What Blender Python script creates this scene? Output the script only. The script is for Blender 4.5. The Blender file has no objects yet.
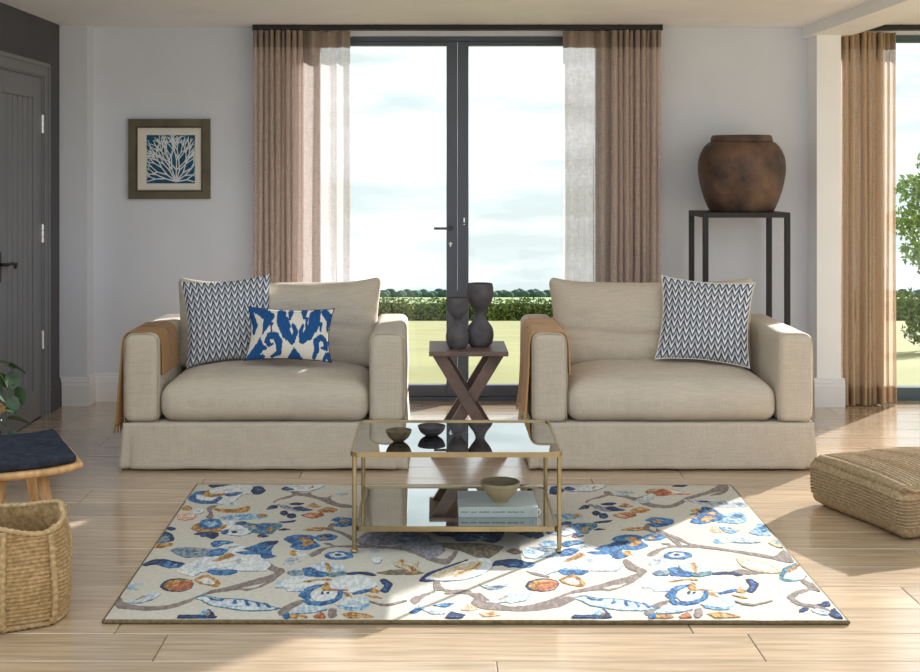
import bpy, bmesh, math, random
from mathutils import Vector, Matrix, noise
from mathutils.geometry import tessellate_polygon

random.seed(7)
scene = bpy.context.scene
COL = scene.collection
PI = math.pi

# ------------------------------------------------------------------ camera
H = 1.6            # eye height
FP = 1240.0        # focal length in pixels of a 920 px wide frame
VX, VY = 435.0, 170.0   # vanishing point
cam_d = bpy.data.cameras.new('camera')
cam = bpy.data.objects.new('camera', cam_d)
COL.objects.link(cam)
cam.location = (0, 0, H)
cam.rotation_euler = (PI / 2, 0, 0)
cam_d.sensor_fit = 'HORIZONTAL'
cam_d.sensor_width = 36.0
cam_d.lens = 36.0 * FP / 920.0
cam_d.shift_x = (460 - VX) / 920.0
cam_d.shift_y = -(336 - VY) / 920.0
cam_d.clip_end = 2000
scene.camera = cam

# ------------------------------------------------------------------ world sky
W = bpy.data.worlds.new('sky')
scene.world = W
W.use_nodes = True
nt = W.node_tree
nt.nodes.clear()
wo = nt.nodes.new('ShaderNodeOutputWorld')
wb = nt.nodes.new('ShaderNodeBackground')
tc = nt.nodes.new('ShaderNodeTexCoord')
mp = nt.nodes.new('ShaderNodeMapping')
mp.inputs['Scale'].default_value = (3.0, 3.0, 17.0)
nz = nt.nodes.new('ShaderNodeTexNoise')
nz.inputs['Scale'].default_value = 1.6
nz.inputs['Detail'].default_value = 5
nz.inputs['Roughness'].default_value = 0.55
rp = nt.nodes.new('ShaderNodeValToRGB')
rp.color_ramp.elements[0].position = 0.40
rp.color_ramp.elements[0].color = (0.55, 0.615, 0.62, 1)
rp.color_ramp.elements[1].position = 0.62
rp.color_ramp.elements[1].color = (0.885, 0.93, 0.98, 1)
nt.links.new(tc.outputs['Generated'], mp.inputs['Vector'])
nt.links.new(mp.outputs['Vector'], nz.inputs['Vector'])
nt.links.new(nz.outputs['Fac'], rp.inputs['Fac'])
nt.links.new(rp.outputs['Color'], wb.inputs['Color'])
wb.inputs['Strength'].default_value = 1.0
nt.links.new(wb.outputs['Background'], wo.inputs['Surface'])

# ------------------------------------------------------------------ sun
SUN = Vector((0.86, 1.0, 0.49)).normalized()
sd = bpy.data.lights.new('sun', 'SUN')
sd.energy = 9.5
sd.angle = math.radians(0.7)
sd.color = (1.0, 0.98, 0.985)
so = bpy.data.objects.new('sun', sd)
COL.objects.link(so)
so.rotation_euler = (-SUN).to_track_quat('-Z', 'Y').to_euler()
so.location = SUN * 30

# ------------------------------------------------------------------ view
vs = scene.view_settings
scene.display_settings.display_device = 'sRGB'
vs.view_transform = 'Standard'
vs.look = 'None'
vs.gamma = 1.0
vs.use_curve_mapping = False
vs.exposure = 0.68
cy = scene.cycles
cy.max_bounces = 10
cy.diffuse_bounces = 6
cy.glossy_bounces = 5
cy.transmission_bounces = 6
cy.transparent_max_bounces = 16
cy.caustics_reflective = False
cy.caustics_refractive = False
cy.sample_clamp_indirect = 6.0
cy.use_denoising = True
cy.use_adaptive_sampling = False


# ------------------------------------------------------------------ helpers
def lin(c):
    return tuple(((v / 255.0) / 12.92 if v <= 10 else ((v / 255.0 + 0.055) / 1.055) ** 2.4) for v in c[:3]) + (1.0,)


def FL(u, v, z=0.0):
    """photo pixel to a point on the horizontal plane at height z"""
    d = (H - z) * FP / (v - VY)
    return Vector(((u - VX) * d / FP, d, z))


def PT(u, v, d):
    return Vector(((u - VX) * d / FP, d, H - (v - VY) * d / FP))


MATS = {}


def mk(name, col, rough=0.6, var=0.06, vscale=12.0, stretch=(1, 1, 1), bump=0.0, bscale=80.0, metallic=0.0,
       spec=0.35, coords='Object', col2=None, sheen=0.0, objvar=0.0, bstretch=None, detail=4, coat=0.0):
    """principled material: base colour broken up by noise, fine noise relief"""
    if name in MATS:
        return MATS[name]
    m = bpy.data.materials.new(name)
    m.use_nodes = True
    t = m.node_tree
    b = t.nodes['Principled BSDF']
    b.inputs['Roughness'].default_value = rough
    b.inputs['Metallic'].default_value = metallic
    b.inputs['Specular IOR Level'].default_value = spec
    if sheen:
        b.inputs['Sheen Weight'].default_value = sheen
    c = lin(col)
    tcn = t.nodes.new('ShaderNodeTexCoord')
    mpn = t.nodes.new('ShaderNodeMapping')
    mpn.inputs['Scale'].default_value = stretch
    t.links.new(tcn.outputs[coords], mpn.inputs['Vector'])
    n = t.nodes.new('ShaderNodeTexNoise')
    n.inputs['Scale'].default_value = vscale
    n.inputs['Detail'].default_value = detail
    t.links.new(mpn.outputs['Vector'], n.inputs['Vector'])
    r = t.nodes.new('ShaderNodeValToRGB')
    r.color_ramp.elements[0].position = 0.3
    r.color_ramp.elements[1].position = 0.7
    if col2 is None:
        r.color_ramp.elements[0].color = tuple(max(0, v * (1 - 2.2 * var)) for v in c[:3]) + (1,)
        r.color_ramp.elements[1].color = tuple(min(1, v * (1 + 2.2 * var)) for v in c[:3]) + (1,)
    else:
        r.color_ramp.elements[0].color = c
        r.color_ramp.elements[1].color = lin(col2)
    t.links.new(n.outputs['Fac'], r.inputs['Fac'])
    out = r.outputs['Color']
    if objvar:
        oi = t.nodes.new('ShaderNodeObjectInfo')
        hs = t.nodes.new('ShaderNodeHueSaturation')
        mr = t.nodes.new('ShaderNodeMapRange')
        mr.inputs['To Min'].default_value = 1 - objvar
        mr.inputs['To Max'].default_value = 1 + objvar
        t.links.new(oi.outputs['Random'], mr.inputs['Value'])
        t.links.new(mr.outputs['Result'], hs.inputs['Value'])
        t.links.new(out, hs.inputs['Color'])
        out = hs.outputs['Color']
    t.links.new(out, b.inputs['Base Color'])
    if bump:
        n2 = t.nodes.new('ShaderNodeTexNoise')
        n2.inputs['Scale'].default_value = bscale
        n2.inputs['Detail'].default_value = 3
        if bstretch:
            mp2 = t.nodes.new('ShaderNodeMapping')
            mp2.inputs['Scale'].default_value = bstretch
            t.links.new(tcn.outputs[coords], mp2.inputs['Vector'])
            t.links.new(mp2.outputs['Vector'], n2.inputs['Vector'])
        else:
            t.links.new(tcn.outputs[coords], n2.inputs['Vector'])
        bp = t.nodes.new('ShaderNodeBump')
        bp.inputs['Strength'].default_value = bump
        bp.inputs['Distance'].default_value = 0.004
        t.links.new(n2.outputs['Fac'], bp.inputs['Height'])
        t.links.new(bp.outputs['Normal'], b.inputs['Normal'])
    if coat:
        b.inputs['Coat Weight'].default_value = coat
        b.inputs['Coat Roughness'].default_value = 0.16
        b.inputs['Coat IOR'].default_value = 1.75
    MATS[name] = m
    return m


def linen(name, col, amount=0.16, scale=1.0):
    """woven cloth: slubs in warp and weft, thread relief"""
    if name in MATS:
        return MATS[name]
    m = bpy.data.materials.new(name)
    m.use_nodes = True
    t = m.node_tree
    b = t.nodes['Principled BSDF']
    b.inputs['Roughness'].default_value = 0.9
    b.inputs['Specular IOR Level'].default_value = 0.12
    b.inputs['Sheen Weight'].default_value = 0.12
    tcn = t.nodes.new('ShaderNodeTexCoord')
    facs = []
    for s in ((260, 260, 9), (9, 40, 260), (3, 3, 3)):
        mpn = t.nodes.new('ShaderNodeMapping')
        mpn.inputs['Scale'].default_value = tuple(v * scale for v in s)
        t.links.new(tcn.outputs['Object'], mpn.inputs['Vector'])
        n = t.nodes.new('ShaderNodeTexNoise')
        n.inputs['Scale'].default_value = 1.0
        n.inputs['Detail'].default_value = 3
        t.links.new(mpn.outputs['Vector'], n.inputs['Vector'])
        facs.append(n.outputs['Fac'])
    a = t.nodes.new('ShaderNodeMath')
    a.operation = 'ADD'
    t.links.new(facs[0], a.inputs[0])
    t.links.new(facs[1], a.inputs[1])
    a2 = t.nodes.new('ShaderNodeMath')
    a2.operation = 'MULTIPLY_ADD'
    a2.inputs[1].default_value = 0.4
    t.links.new(facs[2], a2.inputs[0])
    t.links.new(a.outputs[0], a2.inputs[2])
    r = t.nodes.new('ShaderNodeValToRGB')
    c = lin(col)
    r.color_ramp.elements[0].position = 0.30
    r.color_ramp.elements[1].position = 0.85
    r.color_ramp.elements[0].color = tuple(v * (1 - amount * 1.6) for v in c[:3]) + (1,)
    r.color_ramp.elements[1].color = tuple(min(1, v * (1 + amount)) for v in c[:3]) + (1,)
    h = t.nodes.new('ShaderNodeMath')
    h.operation = 'MULTIPLY'
    h.inputs[1].default_value = 0.5
    t.links.new(a2.outputs[0], h.inputs[0])
    t.links.new(h.outputs[0], r.inputs['Fac'])
    t.links.new(r.outputs['Color'], b.inputs['Base Color'])
    bp = t.nodes.new('ShaderNodeBump')
    bp.inputs['Strength'].default_value = 0.35
    bp.inputs['Distance'].default_value = 0.002
    t.links.new(a.outputs[0], bp.inputs['Height'])
    t.links.new(bp.outputs['Normal'], b.inputs['Normal'])
    MATS[name] = m
    return m


def tag(o, label=None, cat=None, group=None, kind=None):
    if label:
        o['label'] = label
    if cat:
        o['category'] = cat
    if group:
        o['group'] = group
    if kind:
        o['kind'] = kind
    return o


def empty(name, loc=(0, 0, 0), rz=0.0, parent=None):
    o = bpy.data.objects.new(name, None)
    COL.objects.link(o)
    o.location = loc
    o.rotation_euler = (0, 0, rz)
    o.empty_display_size = 0.05
    if parent:
        o.parent = parent
    return o


def mesh_obj(name, verts, faces, mats, parent=None, smooth=False, fmat=None, loc=None, rot=None, uv=None):
    me = bpy.data.meshes.new(name)
    me.from_pydata([tuple(v) for v in verts], [], faces)
    if not isinstance(mats, (list, tuple)):
        mats = [mats]
    for m in mats:
        me.materials.append(m)
    if fmat:
        me.polygons.foreach_set('material_index', fmat)
    if smooth:
        me.polygons.foreach_set('use_smooth', [True] * len(me.polygons))
    if uv:
        l = me.uv_layers.new(name='UVMap')
        for lp in me.loops:
            l.data[lp.index].uv = uv[lp.vertex_index]
    me.update()
    o = bpy.data.objects.new(name, me)
    COL.objects.link(o)
    if parent:
        o.parent = parent
    if loc is not None:
        o.location = loc
    if rot is not None:
        o.rotation_euler = rot
    return o


class G:
    """collects simple shapes; build() links them as one mesh object"""

    def __init__(s):
        s.v, s.f, s.m = [], [], []
        s.cur = 0

    def add(s, vs_, fs_):
        o = len(s.v)
        s.v += [tuple(x) for x in vs_]
        for f in fs_:
            s.f.append(tuple(i + o for i in f))
            s.m.append(s.cur)
        return s

    def box(s, x0, x1, y0, y1, z0, z1, b=0.0):
        if b <= 0:
            vs_ = [(x, y, z) for z in (z0, z1) for y in (y0, y1) for x in (x0, x1)]
            return s.add(vs_, [(0, 2, 3, 1), (4, 5, 7, 6), (0, 1, 5, 4), (2, 6, 7, 3), (0, 4, 6, 2), (1, 3, 7, 5)])
        bm = bmesh.new()
        bmesh.ops.create_cube(bm, size=1)
        for v in bm.verts:
            v.co = Vector(((x0 + x1) / 2 + v.co.x * (x1 - x0), (y0 + y1) / 2 + v.co.y * (y1 - y0),
                           (z0 + z1) / 2 + v.co.z * (z1 - z0)))
        bmesh.ops.bevel(bm, geom=list(bm.edges), offset=b, segments=2, affect='EDGES', profile=0.5)
        bm.verts.index_update()
        s.add([v.co[:] for v in bm.verts], [[v.index for v in f.verts] for f in bm.faces])
        bm.free()
        return s

    def bar(s, p0, p1, w, h, up=(0, 0, 1)):
        """rectangular bar from p0 to p1, w across, h along up"""
        p0, p1 = Vector(p0), Vector(p1)
        d = (p1 - p0).normalized()
        up = Vector(up)
        sx = d.cross(up).normalized()
        uz = sx.cross(d).normalized()
        vs_ = []
        for p in (p0, p1):
            for a, b in ((-1, -1), (1, -1), (1, 1), (-1, 1)):
                vs_.append(p + sx * (a * w / 2) + uz * (b * h / 2))
        return s.add(vs_, [(3, 2, 1, 0), (4, 5, 6, 7), (0, 1, 5, 4), (1, 2, 6, 5), (2, 3, 7, 6), (3, 0, 4, 7)])

    def tube(s, pts, r, seg=8, closed=False, cap=True):
        pts = [Vector(p) for p in pts]
        n = len(pts)
        rs = r if isinstance(r, (list, tuple)) else [r] * n
        o = []
        prev = None
        for i, p in enumerate(pts):
            if closed:
                d = pts[(i + 1) % n] - pts[i - 1]
            else:
                d = pts[min(i + 1, n - 1)] - pts[max(i - 1, 0)]
            d.normalize()
            if prev is None:
                a = Vector((0, 0, 1)) if abs(d.z) < 0.9 else Vector((1, 0, 0))
                nx = d.cross(a).normalized()
            else:
                nx = (prev - d * prev.dot(d)).normalized()
            prev = nx
            ny = d.cross(nx)
            for k in range(seg):
                t = 2 * PI * k / seg
                o.append(p + nx * (math.cos(t) * rs[i]) + ny * (math.sin(t) * rs[i]))
        fs_ = []
        for i in range(n if closed else n - 1):
            j = (i + 1) % n
            for k in range(seg):
                k2 = (k + 1) % seg
                fs_.append((i * seg + k, i * seg + k2, j * seg + k2, j * seg + k))
        if cap and not closed:
            fs_.append(tuple(range(seg))[::-1])
            fs_.append(tuple((n - 1) * seg + k for k in range(seg)))
        return s.add(o, fs_)

    def lathe(s, prof, seg=32, c=(0, 0, 0), closed_ends=True):
        o = []
        for r, z in prof:
            for k in range(seg):
                t = 2 * PI * k / seg
                o.append((c[0] + r * math.cos(t), c[1] + r * math.sin(t), c[2] + z))
        fs_ = []
        for i in range(len(prof) - 1):
            for k in range(seg):
                k2 = (k + 1) % seg
                fs_.append((i * seg + k, i * seg + k2, (i + 1) * seg + k2, (i + 1) * seg + k))
        if closed_ends:
            fs_.append(tuple(range(seg))[::-1])
            fs_.append(tuple((len(prof) - 1) * seg + k for k in range(seg)))
        return s.add(o, fs_)

    def grid(s, nu, nv, f, flip=False):
        o = [f(i / nu, j / nv) for j in range(nv + 1) for i in range(nu + 1)]
        fs_ = []
        for j in range(nv):
            for i in range(nu):
                a = j * (nu + 1) + i
                q = (a, a + 1, a + nu + 2, a + nu + 1)
                fs_.append(q[::-1] if flip else q)
        return s.add(o, fs_)

    def build(s, name, mats, parent=None, smooth=False, loc=None, rot=None, auto=None):
        o = mesh_obj(name, s.v, s.f, mats, parent, smooth or auto is not None, s.m, loc, rot)
        if auto is not None:
            try:
                o.data.set_sharp_from_angle(angle=math.radians(auto))
            except Exception:
                pass
        return o


def axis_samples(h, r, n):
    e = [h - r + r * math.tan(a) for a in (0.0, 0.2618, 0.5236, 0.7854)]
    e = [min(h, v) for v in e]
    inner = [-(h - r) + 2 * (h - r) * i / n for i in range(1, n)]
    return sorted(set([round(v, 6) for v in [-x for x in e] + inner + e]))


def soft_box(sx, sy, sz, r, n=(10, 10, 6), deform=None):
    """rounded box centred on the origin, surface mesh only"""
    hx, hy, hz = sx / 2, sy / 2, sz / 2
    r = min(r, hx * 0.98, hy * 0.98, hz * 0.98)
    ax, ay, az = axis_samples(hx, r, n[0]), axis_samples(hy, r, n[1]), axis_samples(hz, r, n[2])
    idx, verts, faces = {}, [], []
    I, J, K = len(ax) - 1, len(ay) - 1, len(az) - 1

    def V(i, j, k):
        key = (i, j, k)
        if key not in idx:
            p = Vector((ax[i], ay[j], az[k]))
            q = Vector((max(-(hx - r), min(hx - r, p.x)), max(-(hy - r), min(hy - r, p.y)),
                        max(-(hz - r), min(hz - r, p.z))))
            d = p - q
            if d.length > 1e-9:
                p = q + d.normalized() * r
            if deform:
                p = Vector(deform(p))
            idx[key] = len(verts)
            verts.append(p)
        return idx[key]

    for i in range(I):
        for j in range(J):
            faces.append((V(i, j, 0), V(i, j + 1, 0), V(i + 1, j + 1, 0), V(i + 1, j, 0)))
            faces.append((V(i, j, K), V(i + 1, j, K), V(i + 1, j + 1, K), V(i, j + 1, K)))
    for i in range(I):
        for k in range(K):
            faces.append((V(i, 0, k), V(i + 1, 0, k), V(i + 1, 0, k + 1), V(i, 0, k + 1)))
            faces.append((V(i, J, k), V(i, J, k + 1), V(i + 1, J, k + 1), V(i + 1, J, k)))
    for j in range(J):
        for k in range(K):
            faces.append((V(0, j, k), V(0, j, k + 1), V(0, j + 1, k + 1), V(0, j + 1, k)))
            faces.append((V(I, j, k), V(I, j + 1, k), V(I, j + 1, k + 1), V(I, j, k + 1)))
    return verts, faces


def nz3(p, s, seed=0.0):
    return noise.noise(Vector((p[0] * s + seed, p[1] * s - seed * 0.7, p[2] * s + seed * 1.3)))


def wmat(o):
    m = o.matrix_basis.copy()
    if o.parent:
        m = wmat(o.parent) @ o.matrix_parent_inverse @ m
    return m


def attach(o, parent):
    """parent o, built in world coordinates, without moving it"""
    o.parent = parent
    o.matrix_parent_inverse = wmat(parent).inverted()
    return o


def copy_tree(o, parent=None):
    c = o.copy()
    COL.objects.link(c)
    c.parent = parent
    for ch in list(o.children):
        copy_tree(ch, c)
    return c


def spline(pts, n=6, closed=False):
    """Catmull-Rom through points"""
    P = [Vector(p) for p in pts]
    N = len(P)
    out = []
    rng = range(N) if closed else range(N - 1)
    for i in rng:
        if closed:
            a, b, c, d = P[i - 1], P[i], P[(i + 1) % N], P[(i + 2) % N]
        else:
            a, b, c, d = P[max(i - 1, 0)], P[i], P[i + 1], P[min(i + 2, N - 1)]
        for k in range(n):
            t = k / n
            out.append(0.5 * ((2 * b) + (c - a) * t + (2 * a - 5 * b + 4 * c - d) * t * t +
                              (3 * b - a - 3 * c + d) * t ** 3))
    if not closed:
        out.append(P[-1])
    return out


# ------------------------------------------------------------------ room dimensions
XL = -2.55            # left wall
YB = 8.58             # back wall
CZ = 2.585            # ceiling
PX = -2.363           # right side of the corner pier
PY = 8.42             # front of the corner pier
OX0, OX1 = -0.93, 1.25   # garden door opening
OZ = 2.53
BX0, BX1 = 2.80, 6.7    # bay window opening
YF = 5.6              # the ceiling and left wall run forward to here
XR = 6.85

wall_m = mk('wall_paint', (214, 218, 228), rough=0.85, var=0.01, vscale=3, bump=0.05, bscale=120, spec=0.2)
white_m = mk('white_paint', (240, 242, 246), rough=0.7, var=0.01, vscale=3, spec=0.25)
trim_m = mk('trim_paint', (226, 227, 231), rough=0.5, var=0.01, vscale=3, spec=0.35)
dark_m = mk('charcoal_paint', (88, 88, 95), rough=0.8, var=0.02, vscale=3, bump=0.05, bscale=120, spec=0.2)
door_m = mk('grey_door_paint', (124, 126, 133), rough=0.45, var=0.02, vscale=4, spec=0.4)
steel_m = mk('anthracite_frame', (80, 86, 100), rough=0.4, var=0.02, vscale=5, spec=0.45)
black_m = mk('black_metal', (34, 32, 33), rough=0.5, var=0.05, vscale=8, spec=0.4)
chrome_m = mk('chrome', (205, 205, 205), rough=0.25, var=0.02, metallic=1.0)


def struct(o):
    o['kind'] = 'structure'
    return o


# ---- floor: subfloor slab with an oak plank per piece
oak_m = mk('oak_planks', (190, 165, 135), rough=0.27, var=0.11, vscale=3.0, stretch=(0.9, 14, 14), bump=0.10,
           bscale=20, bstretch=(1.5, 40, 40), spec=0.5, objvar=0.13, detail=6, coat=1.0)
sub_m = mk('subfloor_dark', (70, 56, 42), rough=0.9)
floor = struct(G().box(XL - 0.1, XR, 0.3, 8.75, -0.12, -0.016).build('floor', sub_m))
rw = 0.24
row0 = 4.04 - rw * 15
rng = random.Random(3)
r = 0
y = row0
while y < 8.6:
    x = XL - rng.uniform(0.1, 1.9)
    if abs(y - 4.28) < 0.02:
        x = FL(82, 662).x + 0.04 - 2.0
    if abs(y - 4.04) < 0.02 or abs(y - 4.28) < 0.02:
        pass
    while x < XR:
        x1 = x + 2.0
        a, b = max(x, XL), min(x1, XR)
        y1 = min(y + rw, 8.62)
        if b - a > 0.05 and y1 - y > 0.03:
            g = G()
            e = 0.0012
            c = 0.0025
            za, zb = -0.016, 0.0
            A = (a + e, b - e, y + e, y1 - e)
            vs_ = [(A[0], A[2], za), (A[1], A[2], za), (A[1], A[3], za), (A[0], A[3], za),
                   (A[0], A[2], zb - c), (A[1], A[2], zb - c), (A[1], A[3], zb - c), (A[0], A[3], zb - c),
                   (A[0] + c, A[2] + c, zb), (A[1] - c, A[2] + c, zb), (A[1] - c, A[3] - c, zb), (A[0] + c, A[3] - c, zb)]
            cx, cy_ = (a + b) / 2, (y + y1) / 2
            vs_ = [(v[0] - cx, v[1] - cy_, v[2]) for v in vs_]
            g.add(vs_, [(0, 1, 5, 4), (1, 2, 6, 5), (2, 3, 7, 6), (3, 0, 4, 7), (4, 5, 9, 8), (5, 6, 10, 9),
                        (6, 7, 11, 10), (7, 4, 8, 11), (8, 9, 10, 11)])
            g.build('plank', oak_m, floor, loc=(cx, cy_, 0))
        x = x1
    y += rw

# ---- walls
g = G()
g.box(XL, OX0, YB, YB + 0.3, 0, CZ)
g.box(OX0, OX1, YB, YB + 0.3, OZ, CZ)
g.box(OX1, BX0, YB, YB + 0.3, 0, CZ)
g.box(BX0, BX1, YB, YB + 0.3, OZ + 0.01, CZ)
g.box(BX1, XR, YB, YB + 0.3, 0, CZ)
struct(g.build('wall_back', wall_m))
struct(G().box(XL, PX, PY, YB, 0, CZ).build('wall_corner_pier', wall_m))
DY0, DY1, DZ = 7.19, 8.045, 2.197
g = G()
g.box(XL - 0.15, XL, YF, DY0 - 0.01, 0, CZ)
g.box(XL - 0.15, XL, DY0 - 0.01, DY1 + 0.01, DZ + 0.01, CZ)
g.box(XL - 0.15, XL, DY1 + 0.01, YB + 0.3, 0, CZ)
struct(g.build('wall_left', dark_m))
struct(G().box(2.581, 2.744, 8.38, YB, 0, CZ).build('wall_column', white_m))
struct(G().box(XL - 0.15, XR, YF, YB + 0.3, CZ, CZ + 0.12).build('ceiling', white_m))
struct(G().box(2.54, 2.82, YF, YB, 2.511, CZ).build('ceiling_beam', white_m))


def skirting(name, segs, mat, h=0.195):
    """moulded skirting board along floor segments (p0, p1, normal)"""
    prof = [(0.0, 0.0), (0.022, 0.0), (0.022, h * 0.72), (0.018, h * 0.78), (0.018, h * 0.86), (0.012, h * 0.9),
            (0.012, h * 0.95), (0.006, h), (0.0, h)]
    g = G()
    for p0, p1, n in segs:
        p0, p1, n = Vector(p0 + (0,)), Vector(p1 + (0,)), Vector(n + (0,))
        vs_ = [p + n * a + Vector((0, 0, b)) for p in (p0, p1) for a, b in prof]
        k = len(prof)
        fs_ = [(i, i + 1, k + i + 1, k + i) for i in range(k - 1)]
        fs_ += [tuple(range(k))[::-1], tuple(range(k, 2 * k))]
        g.add(vs_, fs_)
    return struct(g.build(name, mat))


E = 0.022
skirting('baseboard_left', [((XL, DY1 + 0.1), (XL, PY), (1, 0)), ((XL, YF), (XL, DY0 - 0.1), (1, 0))], dark_m)
skirting('baseboard_pier', [((XL, PY), (PX + E, PY), (0, -1)), ((PX, PY), (PX, YB), (1, 0))], trim_m)
skirting('baseboard_back', [((PX, YB), (OX0, YB), (0, -1)), ((OX1, YB), (2.581, YB), (0, -1))], trim_m)
skirting('baseboard_column', [((2.581 - E, 8.38), (2.744 + E, 8.38), (0, -1)), ((2.581, 8.38), (2.581, YB), (-1, 0)),
                              ((2.744, 8.38), (2.744, YB), (1, 0))], trim_m)

# ---- panelled door in the left wall
door = struct(empty('door_1', (XL, (DY0 + DY1) / 2, 0)))
door['label'] = 'grey painted ledged door with vertical boards in the charcoal wall'


def dpart(name, g, mat, parent=door, smooth=False, auto=None):
    return attach(g.build(name, mat, None, smooth, auto=auto), parent)


g = G()
X0, X1 = XL - 0.045, XL - 0.004
g.box(X0, X1, DY0, 7.327, 0.006, DZ, 0.003)
g.box(X0, X1, 7.89, DY1, 0.006, DZ, 0.003)
g.box(X0, X1, 7.327, 7.89, 2.06, DZ, 0.003)
g.box(X0, X1, 7.327, 7.89, 0.006, 0.195, 0.003)
dpart('door_frame', g, door_m)
gy = [7.327, 7.345, 7.449, 7.555, 7.666, 7.778, 7.89]
gy = [7.327 + (7.89 - 7.327) * i / 6 for i in range(7)]
for a, b in zip(gy[:-1], gy[1:]):
    g = G()
    g.box(X0 + 0.008, X1 - 0.006, a + 0.0065, b - 0.0065, 0.195, 2.06, 0.005)
    dpart('board', g, door_m)
dpart('backing', G().box(X0 - 0.004, X0 + 0.006, 7.327, 7.89, 0.195, 2.06), mk('groove_paint', (84, 85, 90), rough=0.9))
for zc in (1.90, 1.19, 0.50):
    g = G()
    for k in range(3):
        g.tube([(XL + 0.004, DY1 + 0.004, zc - 0.06 + k * 0.04), (XL + 0.004, DY1 + 0.004, zc - 0.022 + k * 0.04)], 0.009, 10)
    g.box(XL - 0.006, XL + 0.001, DY1 - 0.012, DY1 + 0.02, zc - 0.06, zc + 0.058)
    dpart('hinge', g, chrome_m)
g = G().box(XL - 0.004, XL + 0.004, 7.225, 7.285, 0.94, 1.12, 0.002)
hd = dpart('handle_plate', g, black_m)
g = G()
g.tube([(XL, 7.258, 1.045), (XL + 0.05, 7.258, 1.045)], 0.011, 10)
g.tube(spline([(XL + 0.048, 7.25, 1.045), (XL + 0.052, 7.32, 1.048), (XL + 0.052, 7.38, 1.036), (XL + 0.05, 7.40, 1.04),
               (XL + 0.048, 7.402, 1.026), (XL + 0.05, 7.385, 1.02)], 5), [0.010] * 26, 10)
attach(g.build('lever', black_m, None, True), hd)
# architrave
g = G()
for a, b, w in ((0.0, 0.06, 0.016), (0.06, 0.085, 0.026)):
    g.box(XL, XL + w, DY1 + 0.012 + a, DY1 + 0.012 + b, 0, DZ + 0.012 + b)
    g.box(XL, XL + w, DY0 - 0.012 - b, DY0 - 0.012 - a, 0, DZ + 0.012 + b)
    g.box(XL, XL + w, DY0 - 0.012 - a, DY1 + 0.012 + a, DZ + 0.012 + a, DZ + 0.012 + b)
g.box(XL - 0.15, XL + 0.003, DY1 + 0.002, DY1 + 0.014, 0, DZ + 0.014)
g.box(XL - 0.15, XL + 0.003, DY0 - 0.014, DY0 - 0.002, 0, DZ + 0.014)
g.box(XL - 0.15, XL + 0.003, DY0 - 0.014, DY1 + 0.014, DZ + 0.002, DZ + 0.014)
struct(g.build('trim_1', door_m))

# ---- glass
glass_m = bpy.data.materials.new('window_glass')
glass_m.use_nodes = True
t = glass_m.node_tree
t.nodes.clear()
o_ = t.nodes.new('ShaderNodeOutputMaterial')
mx = t.nodes.new('ShaderNodeMixShader')
tr = t.nodes.new('ShaderNodeBsdfTransparent')
tr.inputs['Color'].default_value = (0.97, 0.985, 0.98, 1)
gl = t.nodes.new('ShaderNodeBsdfGlossy')
gl.inputs['Roughness'].default_value = 0.02
fr = t.nodes.new('ShaderNodeFresnel')
fr.inputs['IOR'].default_value = 1.35
t.links.new(fr.outputs[0], mx.inputs[0])
t.links.new(tr.outputs[0], mx.inputs[1])
t.links.new(gl.outputs[0], mx.inputs[2])
t.links.new(mx.outputs[0], o_.inputs['Surface'])

# ---- garden doors in the back wall
YW = 8.64
win = struct(empty('window_1', ((OX0 + OX1) / 2, YW, 0)))
win['label'] = 'tall anthracite glazed garden double doors between the linen curtains'


def wpart(name, g, mat, base, parent=None, smooth=False):
    return attach(g.build(name, mat, None, smooth), parent or base)


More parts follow.
